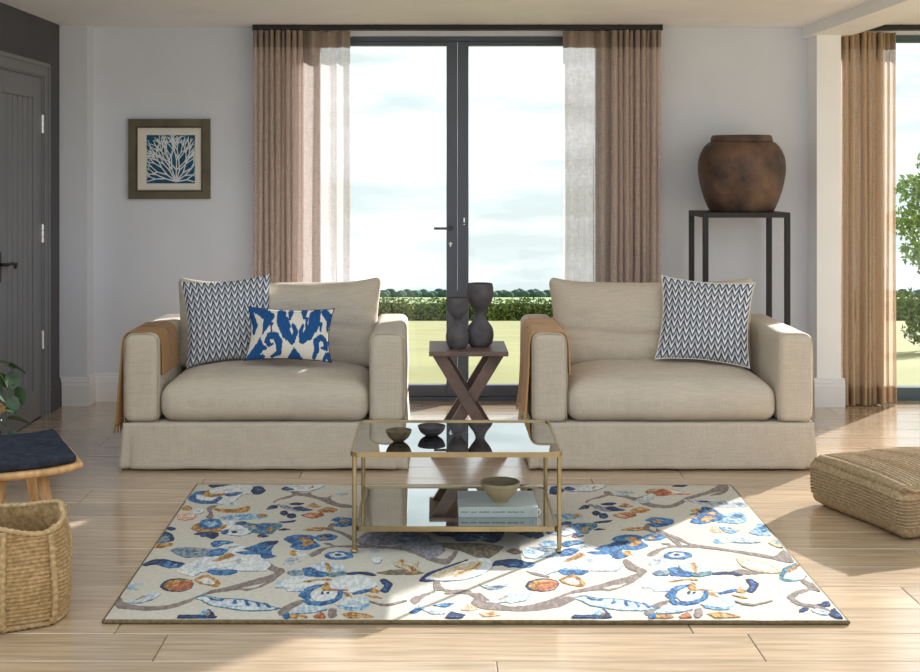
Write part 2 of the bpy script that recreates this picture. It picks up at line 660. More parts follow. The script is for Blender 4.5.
MX = 0.157
g = G()
g.box(OX0, OX0 + 0.05, YW, YW + 0.07, 0, OZ)
g.box(OX1 - 0.05, OX1, YW, YW + 0.07, 0, OZ)
g.box(OX0 + 0.05, OX1 - 0.05, YW, YW + 0.07, OZ - 0.035, OZ)
wpart('outer_frame', g, steel_m, win)
wpart('threshold', G().box(OX0, OX1, YW - 0.03, YW + 0.12, -0.015, 0.022, 0.004), steel_m, win)
for x0, x1, side in ((OX0 + 0.052, MX - 0.001, -1), (MX + 0.001, OX1 - 0.052, 1)):
    g = G()
    zt, zb = OZ - 0.037, 0.024
    s = 0.076
    g.box(x0, x0 + s, YW - 0.012, YW + 0.055, zb, zt, 0.004)
    g.box(x1 - s, x1, YW - 0.012, YW + 0.055, zb, zt, 0.004)
    g.box(x0 + s, x1 - s, YW - 0.012, YW + 0.055, zt - 0.028, zt, 0.004)
    g.box(x0 + s, x1 - s, YW - 0.012, YW + 0.055, zb, zb + 0.078, 0.004)
    leaf = wpart('door_leaf', g, steel_m, win)

    def lp(name, g, mat, smooth=False):
        return attach(g.build(name, mat, None, smooth), leaf)
    lp('pane', G().box(x0 + s - 0.004, x1 - s + 0.004, YW + 0.018, YW + 0.024, zb + 0.074, zt - 0.024), glass_m)
    g = G()
    if side < 0:
        hx, hz = x1 - 0.048, 1.195
        g.tube([(hx, YW - 0.012, hz), (hx, YW - 0.055, hz)], 0.010, 10)
        g.tube([(hx, YW - 0.055, hz), (hx - 0.115, YW - 0.055, hz)], 0.009, 10)
        g.lathe([(0.017, 0), (0.017, 0.006)], 16, (0, 0, 0))
        g.v[-32:] = [(hx + v[0], YW - 0.012 - v[2], hz + v[1]) for v in g.v[-32:]]
        lp('handle', g, steel_m, True)
        g = G().box(hx - 0.006, hx + 0.006, YW - 0.018, YW - 0.011, hz - 0.13, hz - 0.095, 0.002)
        g.box(hx - 0.014, hx + 0.014, YW - 0.017, YW - 0.011, hz - 0.112, hz - 0.103, 0.002)
        lp('lock', g, chrome_m)
    else:
        hx = x0 + 0.045
        g.box(hx - 0.006, hx + 0.006, YW - 0.018, YW - 0.011, 1.235, 1.27, 0.002)
        g.box(hx - 0.006, hx + 0.006, YW - 0.018, YW - 0.011, 1.218, 1.226, 0.002)
        lp('lock', g, chrome_m)

# ---- bay window on the right
bay = struct(empty('window_2', ((BX0 + BX1) / 2, YW, 0)))
bay['label'] = 'wide dark framed glazed bay behind the right hand curtain'
fr_m = mk('bay_frame', (78, 96, 100), rough=0.4, var=0.02)
g = G()
g.box(BX0, BX1, YW, YW + 0.07, OZ - 0.04, OZ + 0.01)
g.box(BX0, BX1, YW - 0.01, YW + 0.07, -0.01, 0.085)
for xx in (BX0 + 0.03, 6.0, BX1 - 0.03):
    g.box(xx - 0.03, xx + 0.03, YW, YW + 0.07, 0.085, OZ - 0.04)
wpart('frame', g, fr_m, bay)
xm = 6.0
for a, b in ((BX0 + 0.06, xm - 0.03), (xm + 0.03, BX1 - 0.06)):
    wpart('pane', G().box(a, b, YW + 0.03, YW + 0.036, 0.085, OZ - 0.04), glass_m, bay)

# ================================================================== outdoors
def ground_z(y):
    """lawn falls away from the house"""
    pts = [(-40, -0.12), (8.8, -0.12), (12, -0.30), (60, -5.75), (150, -14.2), (420, -41.5), (470, -48)]
    for (a, za), (b, zb) in zip(pts[:-1], pts[1:]):
        if y <= b:
            return za + (zb - za) * (y - a) / (b - a)
    return pts[-1][1]


lawn_m = mk('lawn_grass', (126, 124, 84), rough=0.95, var=0.10, vscale=0.5, bump=0.4, bscale=6, spec=0.1, col2=(140, 138, 92))
field_m = mk('field_grass', (112, 134, 88), rough=0.95, var=0.1, vscale=0.05, stretch=(0.4, 1, 1), spec=0.1, col2=(140, 152, 112))
g = G()
ys = [-40, 8.8, 10, 12, 20, 35, 64]
for a, b in zip(ys[:-1], ys[1:]):
    g.add([(-260, a, ground_z(a)), (260, a, ground_z(a)), (260, b, ground_z(b)), (-260, b, ground_z(b))], [(0, 1, 2, 3)])
lawn = g.build('lawn', lawn_m)
tag(lawn, 'sunlit pale lawn sloping away beyond the garden doors', kind='structure')
g = G()
ys = [64, 100, 150, 250, 420, 470]
for a, b in zip(ys[:-1], ys[1:]):
    g.add([(-400, a, ground_z(a)), (400, a, ground_z(a)), (400, b, ground_z(b)), (-400, b, ground_z(b))], [(0, 1, 2, 3)])
tag(g.build('field', field_m), 'pale green field beyond the clipped hedge', kind='structure')

bounce_g = G()
stone_m = mk('bounce_stone', (222, 222, 222), rough=0.8, var=0.04, vscale=4, bump=0.1, bscale=30, objvar=0.05)
bounce_strip = tag(G().box(-3.4, 7.2, 8.92, 9.46, -0.14, -0.065).build('bounce_strip', mk('bounce_strip_mortar', (170, 168, 164), rough=0.95)), 'unseen pale stone strip added outside the garden doors to bounce light', kind='structure')  # unseen strip, added to bounce sunlight up to the ceiling
for i in range(17):
    for j in range(2):
        xx = -3.4 + i * 0.6125
        yy = 8.92 + j * 0.27
        attach(G().box(xx + 0.004, xx + 0.6085, yy + 0.004, yy + 0.266, -0.066, -0.05, 0.003).build('bounce_slab', stone_m), bounce_strip)

tag(G().box(-9.0, 10.0, -9.0, 0.29, -0.115, -0.03).build('front_bounce_slab', mk('front_bounce_stone', (214, 212, 208), rough=0.85, var=0.04, vscale=2, bump=0.1, bscale=30)), 'unseen pale slab added on the camera side to bounce light into the room', kind='structure')  # unseen slab added behind the camera, throws sunlight back into the room

# hedge: a lumpy strip crowded with leaves
leaf_m = mk('hedge_leaves', (84, 104, 38), rough=0.7, var=0.25, vscale=1.3, spec=0.25, col2=(120, 134, 56))
leaf_d = mk('hedge_core', (48, 60, 24), rough=0.9, var=0.2, vscale=2)


def leaf_cloud(g, pts, size, rng):
    for p in pts:
        n = Vector((rng.gauss(0, 1), rng.gauss(0, 1), rng.gauss(0.3, 1))).normalized()
        a = n.orthogonal().normalized()
        a = (Matrix.Rotation(rng.uniform(0, 2 * PI), 3, n) @ a)
        b = n.cross(a)
        s = size * rng.uniform(0.6, 1.3)
        p = Vector(p)
        g.add([p - a * s, p - b * s * 0.45, p + a * s, p + b * s * 0.45], [(0, 1, 2, 3)])


rng = random.Random(11)
HY = 60.0
hz0 = ground_z(HY)
hedge = empty('hedge', (3.0, HY, hz0))
g = G()
core = []


def hedge_h(x):
    return 1.02 + 0.10 * noise.noise(Vector((x * 0.5, 3.1, 0))) + 0.07 * noise.noise(Vector((x * 2.1, 1.7, 0)))


def hfun(u, v):
    x = -26 + 60 * u
    h = hedge_h(x)
    pr = [(-0.55, 0.0), (-0.6, 0.35 * h), (-0.5, 0.8 * h), (-0.2, h), (0.2, h), (0.5, 0.8 * h), (0.6, 0)]
    a = v * 6
    i = min(5, int(a))
    t = a - i
    yy = pr[i][0] * (1 - t) + pr[i + 1][0] * t
    zz = pr[i][1] * (1 - t) + pr[i + 1][1] * t
    return (x, HY + yy * 0.9, hz0 - 0.06 + zz * 0.94)


g.grid(240, 6, hfun)
attach(g.build('hedge_core', leaf_d, None, True), hedge)
pts = []
for i in range(15000):
    x = rng.uniform(-26, 34)
    h = hedge_h(x)
    tt = rng.random()
    if tt < 0.62:
        pts.append((x, HY - 0.6 + rng.uniform(-0.06, 0.06), hz0 + rng.uniform(0.0, 0.9) * h))
    else:
        pts.append((x, HY + rng.uniform(-0.6, 0.5), hz0 + h + rng.uniform(-0.1, 0.12)))
g = G()
leaf_cloud(g, pts, 0.10, rng)
o = attach(g.build('hedge_foliage', leaf_m), hedge)
o['kind'] = 'stuff'
tag(hedge, 'low clipped green hedge running along the end of the lawn', 'hedge')

# far woodland line: single trees
far_m = mk('far_trees', (70, 92, 80), rough=0.95, var=0.2, vscale=0.35, spec=0.05, objvar=0.25)
protos = []
for k in range(4):
    bm = bmesh.new()
    bmesh.ops.create_icosphere(bm, subdivisions=2, radius=1)
    for v in bm.verts:
        f = 1 + 0.28 * noise.noise(v.co * 2.2 + Vector((k * 9, 0, 0)))
        v.co = Vector((v.co.x * f, v.co.y * f, v.co.z * f * 0.8 + 0.95))
    me = bpy.data.meshes.new('distant_tree')
    bm.to_mesh(me)
    bm.free()
    me.materials.append(far_m)
    me.polygons.foreach_set('use_smooth', [True] * len(me.polygons))
    protos.append(me)
rng = random.Random(5)
for row, TY in enumerate((402, 410, 418)):
    x = -34.0 + row * 1.3
    while x < 190:
        if 66 < x < 138:
            x += 4
            continue
        o = bpy.data.objects.new('distant_tree', protos[rng.randrange(4)])
        COL.objects.link(o)
        rad = rng.uniform(1.9, 2.3)
        o.location = (x, TY, ground_z(TY) - 0.9)
        o.scale = (rad, 1.5, rng.uniform(1.5, 1.95) + 0.15 * row)
        tag(o, 'tiny dark tree in the woodland line on the horizon', 'tree', 'distant woodland trees')
        x += rad * 2.3 + rng.uniform(0.3, 0.6)

# garden tree and shrubs seen through the bay
bark_m = mk('bark', (96, 78, 60), rough=0.9, var=0.15, vscale=10, bump=0.5, bscale=25)
tleaf_m = mk('tree_leaves', (112, 140, 66), rough=0.6, var=0.25, vscale=1.5, spec=0.3, col2=(160, 180, 100))


def leafy(name, base, height, blobs, nleaf, size, seed, label, cat, trunk=0.05, mat=tleaf_m):
    rng = random.Random(seed)
    t = empty(name, base)
    g = G()
    bx, by, bz = base
    top = height
    main = spline([(bx, by, bz - 0.05), (bx + 0.05, by, bz + top * 0.3), (bx - 0.04, by + 0.03, bz + top * 0.6), (bx + 0.02, by, bz + top * 0.92)], 4)
    g.tube(main, [trunk * (1 - 0.8 * i / (len(main) - 1)) for i in range(len(main))], 8)
    for (dx, dy, dz, rr) in blobs:
        st = main[min(len(main) - 1, max(1, int(len(main) * max(0.2, dz / top - 0.3))))]
        g.tube([st, (st + Vector((bx + dx, by + dy, bz + dz))) / 2 + Vector((0, 0, 0.05)), (bx + dx, by + dy, bz + dz)],
               [trunk * 0.4, trunk * 0.28, trunk * 0.1], 6)
    attach(g.build('trunk', bark_m, None, True), t)
    pts = []
    tot = sum(b[3] ** 2 for b in blobs)
    for (dx, dy, dz, rr) in blobs:
        for i in range(int(nleaf * rr * rr / tot)):
            d = Vector((rng.gauss(0, 1), rng.gauss(0, 1), rng.gauss(0, 1))).normalized() * rr * rng.random() ** 0.45
            pts.append((bx + dx + d.x, by + dy + d.y, bz + dz + d.z * 0.8))
    g = G()
    leaf_cloud(g, pts, size, rng)
    o = attach(g.build('foliage', mat), t)
    o['kind'] = 'stuff'
    tag(t, label, cat)
    return t


gz = ground_z(17)
leafy('garden_tree', (6.85, 17, gz), 2.85,
      [(0.05, 0, 2.55, 0.30), (-0.22, 0, 2.2, 0.32), (0.25, 0.2, 2.2, 0.42), (-0.30, 0.1, 1.75, 0.32), (0.15, -0.1, 1.7, 0.42), (-0.24, 0, 1.35, 0.25),
       (0.7, 0.1, 1.9, 0.5), (0.6, 0, 1.3, 0.40), (0.0, 0, 1.1, 0.25)], 5200, 0.05, 21,
      'leafy light green garden tree outside the bay window', 'tree')
leafy('garden_shrub', (6.55, 16.0, ground_z(16.0)), 0.95,
      [(-0.42, 0, 0.60, 0.26), (0.0, 0, 0.72, 0.28), (0.36, 0, 0.55, 0.28), (-0.25, -0.1, 0.32, 0.30), (0.2, -0.1, 0.28, 0.30), (0.75, 0, 0.55, 0.32)],
      3600, 0.04, 22, 'rounded pale green shrub at the foot of the garden tree', 'shrub', 0.03, mat=leaf_m)

# ================================================================== curtains
def curtain_mat(name, col, transp, transl, tcol):
    m = bpy.data.materials.new(name)
    m.use_nodes = True
    t = m.node_tree
    t.nodes.clear()
    out = t.nodes.new('ShaderNodeOutputMaterial')
    di = t.nodes.new('ShaderNodeBsdfDiffuse')
    tl = t.nodes.new('ShaderNodeBsdfTranslucent')
    tp = t.nodes.new('ShaderNodeBsdfTransparent')
    m1, m2 = t.nodes.new('ShaderNodeMixShader'), t.nodes.new('ShaderNodeMixShader')
    tcn = t.nodes.new('ShaderNodeTexCoord')
    fac = []
    for s in ((320, 320, 14), (30, 30, 420)):
        mpn = t.nodes.new('ShaderNodeMapping')
        mpn.inputs['Scale'].default_value = s
        n = t.nodes.new('ShaderNodeTexNoise')
        n.inputs['Scale'].default_value = 1
        n.inputs['Detail'].default_value = 2
        t.links.new(tcn.outputs['Object'], mpn.inputs['Vector'])
        t.links.new(mpn.outputs['Vector'], n.inputs['Vector'])
        fac.append(n.outputs['Fac'])
    ad = t.nodes.new('ShaderNodeMath')
    ad.operation = 'ADD'
    t.links.new(fac[0], ad.inputs[0])
    t.links.new(fac[1], ad.inputs[1])
    mr = t.nodes.new('ShaderNodeMapRange')
    mr.inputs['From Min'].default_value = 0.7
    mr.inputs['From Max'].default_value = 1.3
    mr.inputs['To Min'].default_value = max(0, transp - 0.18)
    mr.inputs['To Max'].default_value = transp + 0.18
    t.links.new(ad.outputs[0], mr.inputs['Value'])
    di.inputs['Color'].default_value = lin(col)
    tl.inputs['Color'].default_value = lin(tcol)
    m1.inputs[0].default_value = transl
    t.links.new(di.outputs[0], m1.inputs[1])
    t.links.new(tl.outputs[0], m1.inputs[2])
    t.links.new(mr.outputs['Result'], m2.inputs[0])
    t.links.new(m1.outputs[0], m2.inputs[1])
    t.links.new(tp.outputs[0], m2.inputs[2])
    t.links.new(m2.outputs[0], out.inputs['Surface'])
    return m


cur_m = curtain_mat('curtain_linen', (222, 204, 194), 0.37, 0.30, (228, 216, 208))
cur_w = curtain_mat('curtain_linen_warm', (204, 182, 156), 0.17, 0.32, (222, 204, 182))
tape_w = curtain_mat('curtain_tape_warm', (188, 164, 136), 0.0, 0.25, (208, 184, 152))
tape_m = curtain_mat('curtain_tape', (164, 148, 138), 0.0, 0.22, (186, 170, 158))


def curtain(name, x0, x1, yc, ztop, zbot, sheer_side, mat, label, folds=9, sheer=0.48, hem=False):
    """wave-fold curtain: tight folds on one side, open single waves on the other (sheer_side)"""
    n = 420
    # cumulated width: tight folds then loose ones
    wds = []
    for k in range(folds):
        wds.append((1 - sheer) / folds)
    for k in range(3):
        wds.append(sheer / 3)
    rng = random.Random(hash(label) % 1000 if False else len(label))
    wds = [w * rng.uniform(0.75, 1.25) for w in wds]
    tot = sum(wds)
    edges = [0]
    for w in wds:
        edges.append(edges[-1] + w / tot)

    def prof(s, v):
        for k in range(len(wds)):
            if s <= edges[k + 1] + 1e-9:
                t = (s - edges[k]) / (edges[k + 1] - edges[k])
                tight = k < folds
                amp = 0.07 if tight else 0.026
                amp *= (0.8 + 0.35 * math.sin(k * 2.3))
                ph = 2 * PI * t
                xx = s
                if tight:   # omega-shaped folds
                    xx += (edges[k + 1] - edges[k]) * 0.27 * math.sin(2 * ph)
                yy = amp * math.cos(ph)
                return xx, yy, k
        return s, 0, 0

    def f(u, v):
        xx, yy, k = prof(u, v)
        sway = 0.010 * math.sin(v * 5 + k * 1.7) * v + 0.004 * noise.noise(Vector((u * 30, v * 3, 1)))
        X = x0 + (x1 - x0) * xx if sheer_side > 0 else x1 - (x1 - x0) * xx
        return (X + sway * 0.8 * (1 if 0.03 < u < 0.97 else 0.4), yc + yy * (0.92 + 0.25 * v) + sway, ztop + (zbot - ztop) * v)
    t = empty(name, ((x0 + x1) / 2, yc, zbot))
    th = 0.135 / (ztop - zbot) * 1.0
    g = G()
    g.grid(n, 26, f)
    attach(g.build('cloth', mat, None, True), t)
    g = G()
    off = -0.003

    def ft(u, v):
        p = f(u, v * th * 0.85)
        return (p[0], p[1] + off, p[2])
    g.grid(n, 2, ft)
    tape = tape_w if mat is cur_w else tape_m
    attach(g.build('header_tape', tape, None, True), t)
    if hem:
        def fh(u, v):
            p = f(u, 1 - 0.045 * (1 - v))
            return (p[0], p[1] + off, p[2])
        g = G()
        g.grid(n, 2, fh)
        attach(g.build('hem', tape, None, True), t)
    tag(t, label, 'curtain')
    return t


YC = 8.44
curtain('curtain', -1.235, -0.578, YC, 2.546, 0.012, 1, cur_m,
        'taupe linen curtain hanging left of the garden doors behind the ikat cushion sofa', 9)
curtain('curtain', 0.872, 1.535, YC, 2.546, 0.012, -1, cur_m,
        'taupe linen curtain hanging right of the garden doors beside the tall jar stand', 9)
curtain('curtain', 2.772, 3.15, YC + 0.01, 2.534, 0.012, 1, cur_w,
        'golden linen curtain hanging beside the white column in the bay', 7, 0.32, True)


def rail(x0, x1, y, label):
    t = empty('curtain_track', ((x0 + x1) / 2, y, CZ))
    attach(G().box(x0, x1, y - 0.05, y + 0.02, CZ - 0.036, CZ - 0.001, 0.003).build('rail', black_m), t)
    g = G()
    attach(G().box(x0 - 0.012, x0, y - 0.055, y + 0.025, CZ - 0.04, CZ - 0.001, 0.003).build('end_cap', black_m), t)
    attach(G().box(x1, x1 + 0.012, y - 0.055, y + 0.025, CZ - 0.04, CZ - 0.001, 0.003).build('end_cap', black_m), t)
    n = max(2, int((x1 - x0) / 0.55))
    for i in range(n):
        xx = x0 + (x1 - x0) * (i + 0.5) / n
        attach(G().box(xx - 0.012, xx + 0.012, y - 0.058, y - 0.045, CZ - 0.018, CZ - 0.001, 0.002).build('bracket', black_m), t)
    tag(t, label, 'curtain track')


rail(-1.225, 1.53, YC, 'black curtain track on the ceiling above the garden doors')
rail(2.84, 6.6, YC, 'black curtain track on the ceiling of the bay window')

# ================================================================== framed coral print
FX, FZ = (169 - VX) * 8.55 / FP, H - (159 - VY) * 8.55 / FP
FW, FH = 0.563, 0.552
fr = empty('framed_print', (FX, YB, FZ - FH / 2))
frame_m = mk('weathered_wood_frame', (98, 92, 74), rough=0.6, var=0.12, vscale=6, stretch=(1, 1, 1), bump=0.2, bscale=60)
gilt_m = mk('frame_bevel', (72, 58, 42), rough=0.45, var=0.1, vscale=12)


def frame_piece(g, w, h, fw, y0, y1):
    for sx in (-1, 1):
        xs = [sx * w / 2, sx * (w / 2 - fw)]
        vs_ = []
        for yy in (y0, y1):
            vs_ += [(xs[0], yy, -h / 2), (xs[1], yy, -h / 2 + fw), (xs[1], yy, h / 2 - fw), (xs[0], yy, h / 2)]
        fs_ = [(0, 1, 2, 3), (7, 6, 5, 4), (0, 3, 7, 4), (1, 5, 6, 2), (0, 4, 5, 1), (3, 2, 6, 7)]
        g.add([(FX + a, YB + b, FZ + c) for a, b, c in vs_], fs_)
    for sz in (-1, 1):
        zs = [sz * h / 2, sz * (h / 2 - fw)]
        vs_ = []
        for yy in (y0, y1):
            vs_ += [(-w / 2, yy, zs[0]), (-w / 2 + fw, yy, zs[1]), (w / 2 - fw, yy, zs[1]), (w / 2, yy, zs[0])]
        fs_ = [(0, 1, 2, 3), (7, 6, 5, 4), (0, 3, 7, 4), (1, 5, 6, 2), (0, 4, 5, 1), (3, 2, 6, 7)]
        g.add([(FX + a, YB + b, FZ + c) for a, b, c in vs_], fs_)


g = G()
frame_piece(g, FW, FH, 0.050, -0.032, -0.002)
attach(g.build('frame', frame_m), fr)
g = G()
frame_piece(g, FW - 0.096, FH - 0.096, 0.013, -0.024, -0.002)
attach(g.build('inner_frame', gilt_m), fr)
mount = attach(G().box(FX - FW / 2 + 0.055, FX + FW / 2 - 0.055, YB - 0.012, YB - 0.003, FZ - FH / 2 + 0.055, FZ + FH / 2 - 0.055)
               .build('mount', mk('mount_card', (224, 221, 212), rough=0.9, var=0.01)), fr)
AW = 0.334
AX, AZ = (170.3 - VX) * 8.55 / FP, H - (159.2 - VY) * 8.55 / FP
pr_ = attach(G().box(AX - AW / 2, AX + AW / 2, YB - 0.0135, YB - 0.0121, AZ - AW / 2, AZ + AW / 2)
             .build('print', mk('print_blue', (22, 82, 114), rough=0.8, var=0.12, vscale=14)), fr)
coral_m = mk('coral_white', (212, 220, 224), rough=0.85, var=0.03)
g = G()
crng = random.Random(4)
hw = AW / 2 - 0.001


def seg2(a, b, w0, w1):
    d = Vector((b[0] - a[0], b[1] - a[1]))
    if d.length < 1e-5:
        return
    d.normalize()
    n = (-d.y, d.x)
    P = [(a[0] + n[0] * w0, a[1] + n[1] * w0), (b[0] + n[0] * w1, b[1] + n[1] * w1),
         (b[0] - n[0] * w1, b[1] - n[1] * w1), (a[0] - n[0] * w0, a[1] - n[1] * w0)]
    P = [(max(-hw, min(hw, x)), max(-hw, min(hw, z))) for x, z in P]
    cz_ = YB - 0.0140 - len(g.f) * 0.0000012
    vs_ = [(AX + x, cz_, AZ + z) for x, z in P]
    g.add(vs_, [(0, 1, 2, 3)])


def branch(p, ang, ln, w, depth):
    if depth == 0 or not (-hw < p[0] < hw) or not (-hw < p[1] < hw):
        return
    q = (p[0] + math.cos(ang) * ln, p[1] + math.sin(ang) * ln)
    seg2(p, q, w, w * 0.82)
    k = 2 if crng.random() < 0.86 else 3
    for i in range(k):
        a2 = ang + (i - (k - 1) / 2) * crng.uniform(0.45, 0.85) + crng.uniform(-0.15, 0.15)
        branch(q, a2, ln * crng.uniform(0.74, 0.98), w * 0.90, depth - 1)


root = (0.035, -hw + 0.012)
for a in (0.2, 0.6, 0.95, 1.25, 1.55, 1.85, 2.15, 2.5, 2.85):
    branch(root, a + crng.uniform(-0.08, 0.08), crng.uniform(0.074, 0.088), 0.0050, 5)
attach(g.build('coral_print', coral_m), pr_)
tag(fr, 'square framed white coral print on a deep blue ground with cream mount', 'picture')

# ================================================================== sofas
sofa_m = linen('oatmeal_linen', (196, 184, 168), 0.18, 1.35)
sofa_seam = linen('oatmeal_piping', (182, 168, 147), 0.1, 2.0)
SW, SD = 1.50, 0.96      # overall width and depth
AWD = 0.185              # arm width
ATOP = 0.722


def wr(p, a, s, seed):
    return a * (nz3(p, s, seed) + 0.5 * nz3(p, s * 2.3, seed + 4))


def make_sofa(loc, label, seed):
    t = empty('loveseat', loc)
    # base under the cushions
    v, f = soft_box(SW - 0.06, SD - 0.05, 0.21, 0.02, (4, 4, 2))
    mesh_obj('base', [(a[0], a[1], a[2] + 0.145) for a in v], f, sofa_m, t, True)
    # arms: slip-covered boxes, the cover slightly flared towards the floor
    for s in (-1, 1):
        def da(p, s=s):
            x, y, z = p
            k = (z + 0.24) / 0.48
            x2 = x * (1.0 + 0.04 * math.sin(k * PI)) + wr((x, y, z), 0.004, 6, seed + s)
            y2 = y + wr((x + 3, y, z), 0.004, 5, seed + s)
            z2 = z + (0.006 * math.cos(x * 12) if z > 0.2 else 0) + wr((x, y + 5, z), 0.003, 6, seed)
            return (x2, y2, z2)
        v, f = soft_box(AWD, SD - 0.02, ATOP - 0.245, 0.042, (6, 22, 12), da)
        cx = s * (SW / 2 - AWD / 2)
        arm = mesh_obj('arm', [(a[0] + cx, a[1], a[2] + (ATOP + 0.245) / 2) for a in v], f, sofa_m, t, True)
        # piped seam around the arm front
        pts = []
        yy = -(SD - 0.02) / 2 + 0.014
        w, hh = AWD / 2 - 0.006, (ATOP - 0.245) / 2 - 0.004
        zc = (ATOP + 0.245) / 2
        pts = [(cx - w - 0.004, yy, zc - hh), (cx - w - 0.005, yy, zc), (cx - w - 0.004, yy, zc + hh - 0.05), (cx - w + 0.012, yy, zc + hh - 0.012),
               (cx - w + 0.05, yy, zc + hh + 0.004), (cx + w - 0.05, yy, zc + hh + 0.004), (cx + w - 0.012, yy, zc + hh - 0.012),
               (cx + w + 0.004, yy, zc + hh - 0.05), (cx + w + 0.005, yy, zc), (cx + w + 0.004, yy, zc - hh)]
        g = G().tube(spline(pts, 4), 0.0024, 6)
        g.build('piping', sofa_seam, arm, True)
    # back frame
    def db(p):
        return (p[0], p[1] + wr(p, 0.004, 5, seed), p[2] + wr((p[0], 1, p[2]), 0.004, 5, seed))
    v, f = soft_box(SW - 2 * AWD + 0.02, 0.17, ATOP - 0.25, 0.045, (14, 4, 8), db)
    mesh_obj('back', [(a[0], a[1] + SD / 2 - 0.095, a[2] + (ATOP + 0.25) / 2) for a in v], f, sofa_m, t, True)

    # skirt: one continuous valance around the sofa, flared, with pleats at the corners
    n = 560
    hx, hy = SW / 2 - 0.006, SD / 2 - 0.012
    per = [(-hx, -hy), (hx, -hy), (hx, hy), (-hx, hy)]
    L = [2 * hx, 2 * hy, 2 * hx, 2 * hy]
    tot = sum(L)

    def sk(u, vv):
        s_ = u * tot
        i = 0
        while i < 3 and s_ > L[i]:
            s_ -= L[i]
            i += 1
        a, b = Vector(per[i]), Vector(per[(i + 1) % 4])
        p = a + (b - a) * (s_ / L[i])
        nrm = Vector(((b - a).y, -(b - a).x)).normalized()
        dc = min(s_, L[i] - s_)          # distance from a corner
        fl = 0.004 + 0.020 * vv ** 1.3
        fold = -0.018 * vv * math.exp(-((dc - 0.03) / 0.012) ** 2)
        wav = 0.006 * vv * (noise.noise(Vector((u * 34, vv * 1.2, seed))) + 0.6 * noise.noise(Vector((u * 90, vv * 1.5, seed + 2))))
        cr = 0.003 * noise.noise(Vector((u * 60, vv * 6, seed + 9)))
        p = p + nrm * (fl + fold + wav + cr)
        # keep the corner closed
        if dc < 0.03:
            ctr = Vector(per[i]) if s_ < L[i] / 2 else Vector(per[(i + 1) % 4])
            tgt = ctr + ctr.normalized() * (fl * 1.3)
            k = 1 - dc / 0.03
            p = p * (1 - k) + tgt * k
        zb = 0.010 + 0.005 * noise.noise(Vector((u * 18, 5, seed)))
        return (p.x, p.y, 0.250 + (zb - 0.250) * vv)
    g = G()
    g.grid(n, 12, sk)
    o = g.build('skirt', sofa_m, t, True)
    sm = o.modifiers.new('thickness', 'SOLIDIFY')
    sm.thickness = 0.004
    # seam between skirt and body along the front
    g = G().tube([(-hx + 0.01 + (2 * hx - 0.02) * i / 20, -hy - 0.004, 0.250) for i in range(21)], 0.003, 6)
    g.build('piping', sofa_seam, t, True)
    # short feet
    for sx in (-1, 1):
        for sy in (-1, 1):
            G().box(sx * 0.66 - 0.03, sx * 0.66 + 0.03, sy * 0.4 - 0.03, sy * 0.4 + 0.03, 0.0, 0.045, 0.004).build('foot', black_m, t)

    # seat cushion
    cw, cd, ch = SW - 2 * AWD - 0.006, 0.80, 0.190
    def ds(p):
        x, y, z = p
        a, b = x / (cw / 2), y / (cd / 2)
        crown = max(0, 1 - a ** 4) * max(0, 1 - b ** 4)
        if z > 0.02:
            z += 0.070 * crown + 0.012 * (1 - a * a) * max(0, b)
        elif z < -0.02:
            z += 0.0
        # soft bulge of the front band
        if y < -0.2:
            y -= 0.014 * (1 - a ** 6) * math.cos(max(-1, min(1, z / 0.1)) * 1.4)
            y += 0.004 * math.sin(x * 9 + seed)
        # puckers fanning out over the front edge
        z += wr((x, y, z), 0.009, 4, seed + 7) * (0.4 + crown)
        y += wr((x * 2.2, y, z * 0.6), 0.006, 9, seed + 3)
        x += wr((x, y, z), 0.003, 7, seed + 5)
        return (x, y, z)
    v, f = soft_box(cw, cd, ch, 0.072, (44, 28, 8), ds)
    seat = mesh_obj('seat_cushion', [(a[0], a[1] - SD / 2 + 0.008 + cd / 2, a[2] + 0.250 + ch / 2) for a in v], f, sofa_m, t, True)

    # back cushion, leaning, with pointed top corners and a slumped crease
    bw, bh, bt = 1.19, 0.50, 0.20

    def dbk(p):
        x, y, z = p
        a, c = x / (bw / 2), z / (bh / 2)
        full = (1 - abs(a) ** 3.2) ** 0.6 * (1 - abs(c) ** 3.2) ** 0.6 if abs(a) < 1 and abs(c) < 1 else 0
        y = y * (0.30 + 0.85 * full)
        # edges pull in between the corners
        x *= 1 - 0.034 * (1 - c * c) + 0.014 * c
        z += 0.030 * max(0, c) ** 2 * (abs(a) ** 6) - 0.010 * (1 - a * a) * max(0, c)
        if y < 0:
            cz = -0.045 + 0.03 * math.sin(x * 4 + seed)
            y += 0.022 * math.exp(-((z - cz) / 0.018) ** 2) * full
            y += 0.010 * math.exp(-((z - cz - 0.08 - 0.05 * x) / 0.014) ** 2) * full * max(0, a + 0.3)
            y += 0.010 * math.exp(-((z + 0.12 + 0.04 * x) / 0.016) ** 2) * full
        y += wr((x, y, z * 1.5), 0.013, 5, seed + 11)
        z += wr((x, y, z), 0.003, 5, seed + 13)
        return (x, y, z)
    v, f = soft_box(bw, bt, bh, 0.042, (44, 6, 32), dbk)
    ang = math.radians(-13)
    M = Matrix.Translation((0, 0.170, 0.700)) @ Matrix.Rotation(ang, 4, 'X')
    bc = mesh_obj('back_cushion', [M @ Vector(a) for a in v], f, sofa_m, t, True)
    tag(t, label, 'sofa')
    return t


SY = 6.61 + SD / 2
sofaL = make_sofa(((263.5 - VX) * 6.61 / FP, SY, 0), 'oatmeal linen loveseat carrying the blue ikat cushion', 1.0)
sofaR = make_sofa(((673.5 - VX) * 6.61 / FP, SY, 0), 'oatmeal linen loveseat on the right in front of the tall jar stand', 5.0)


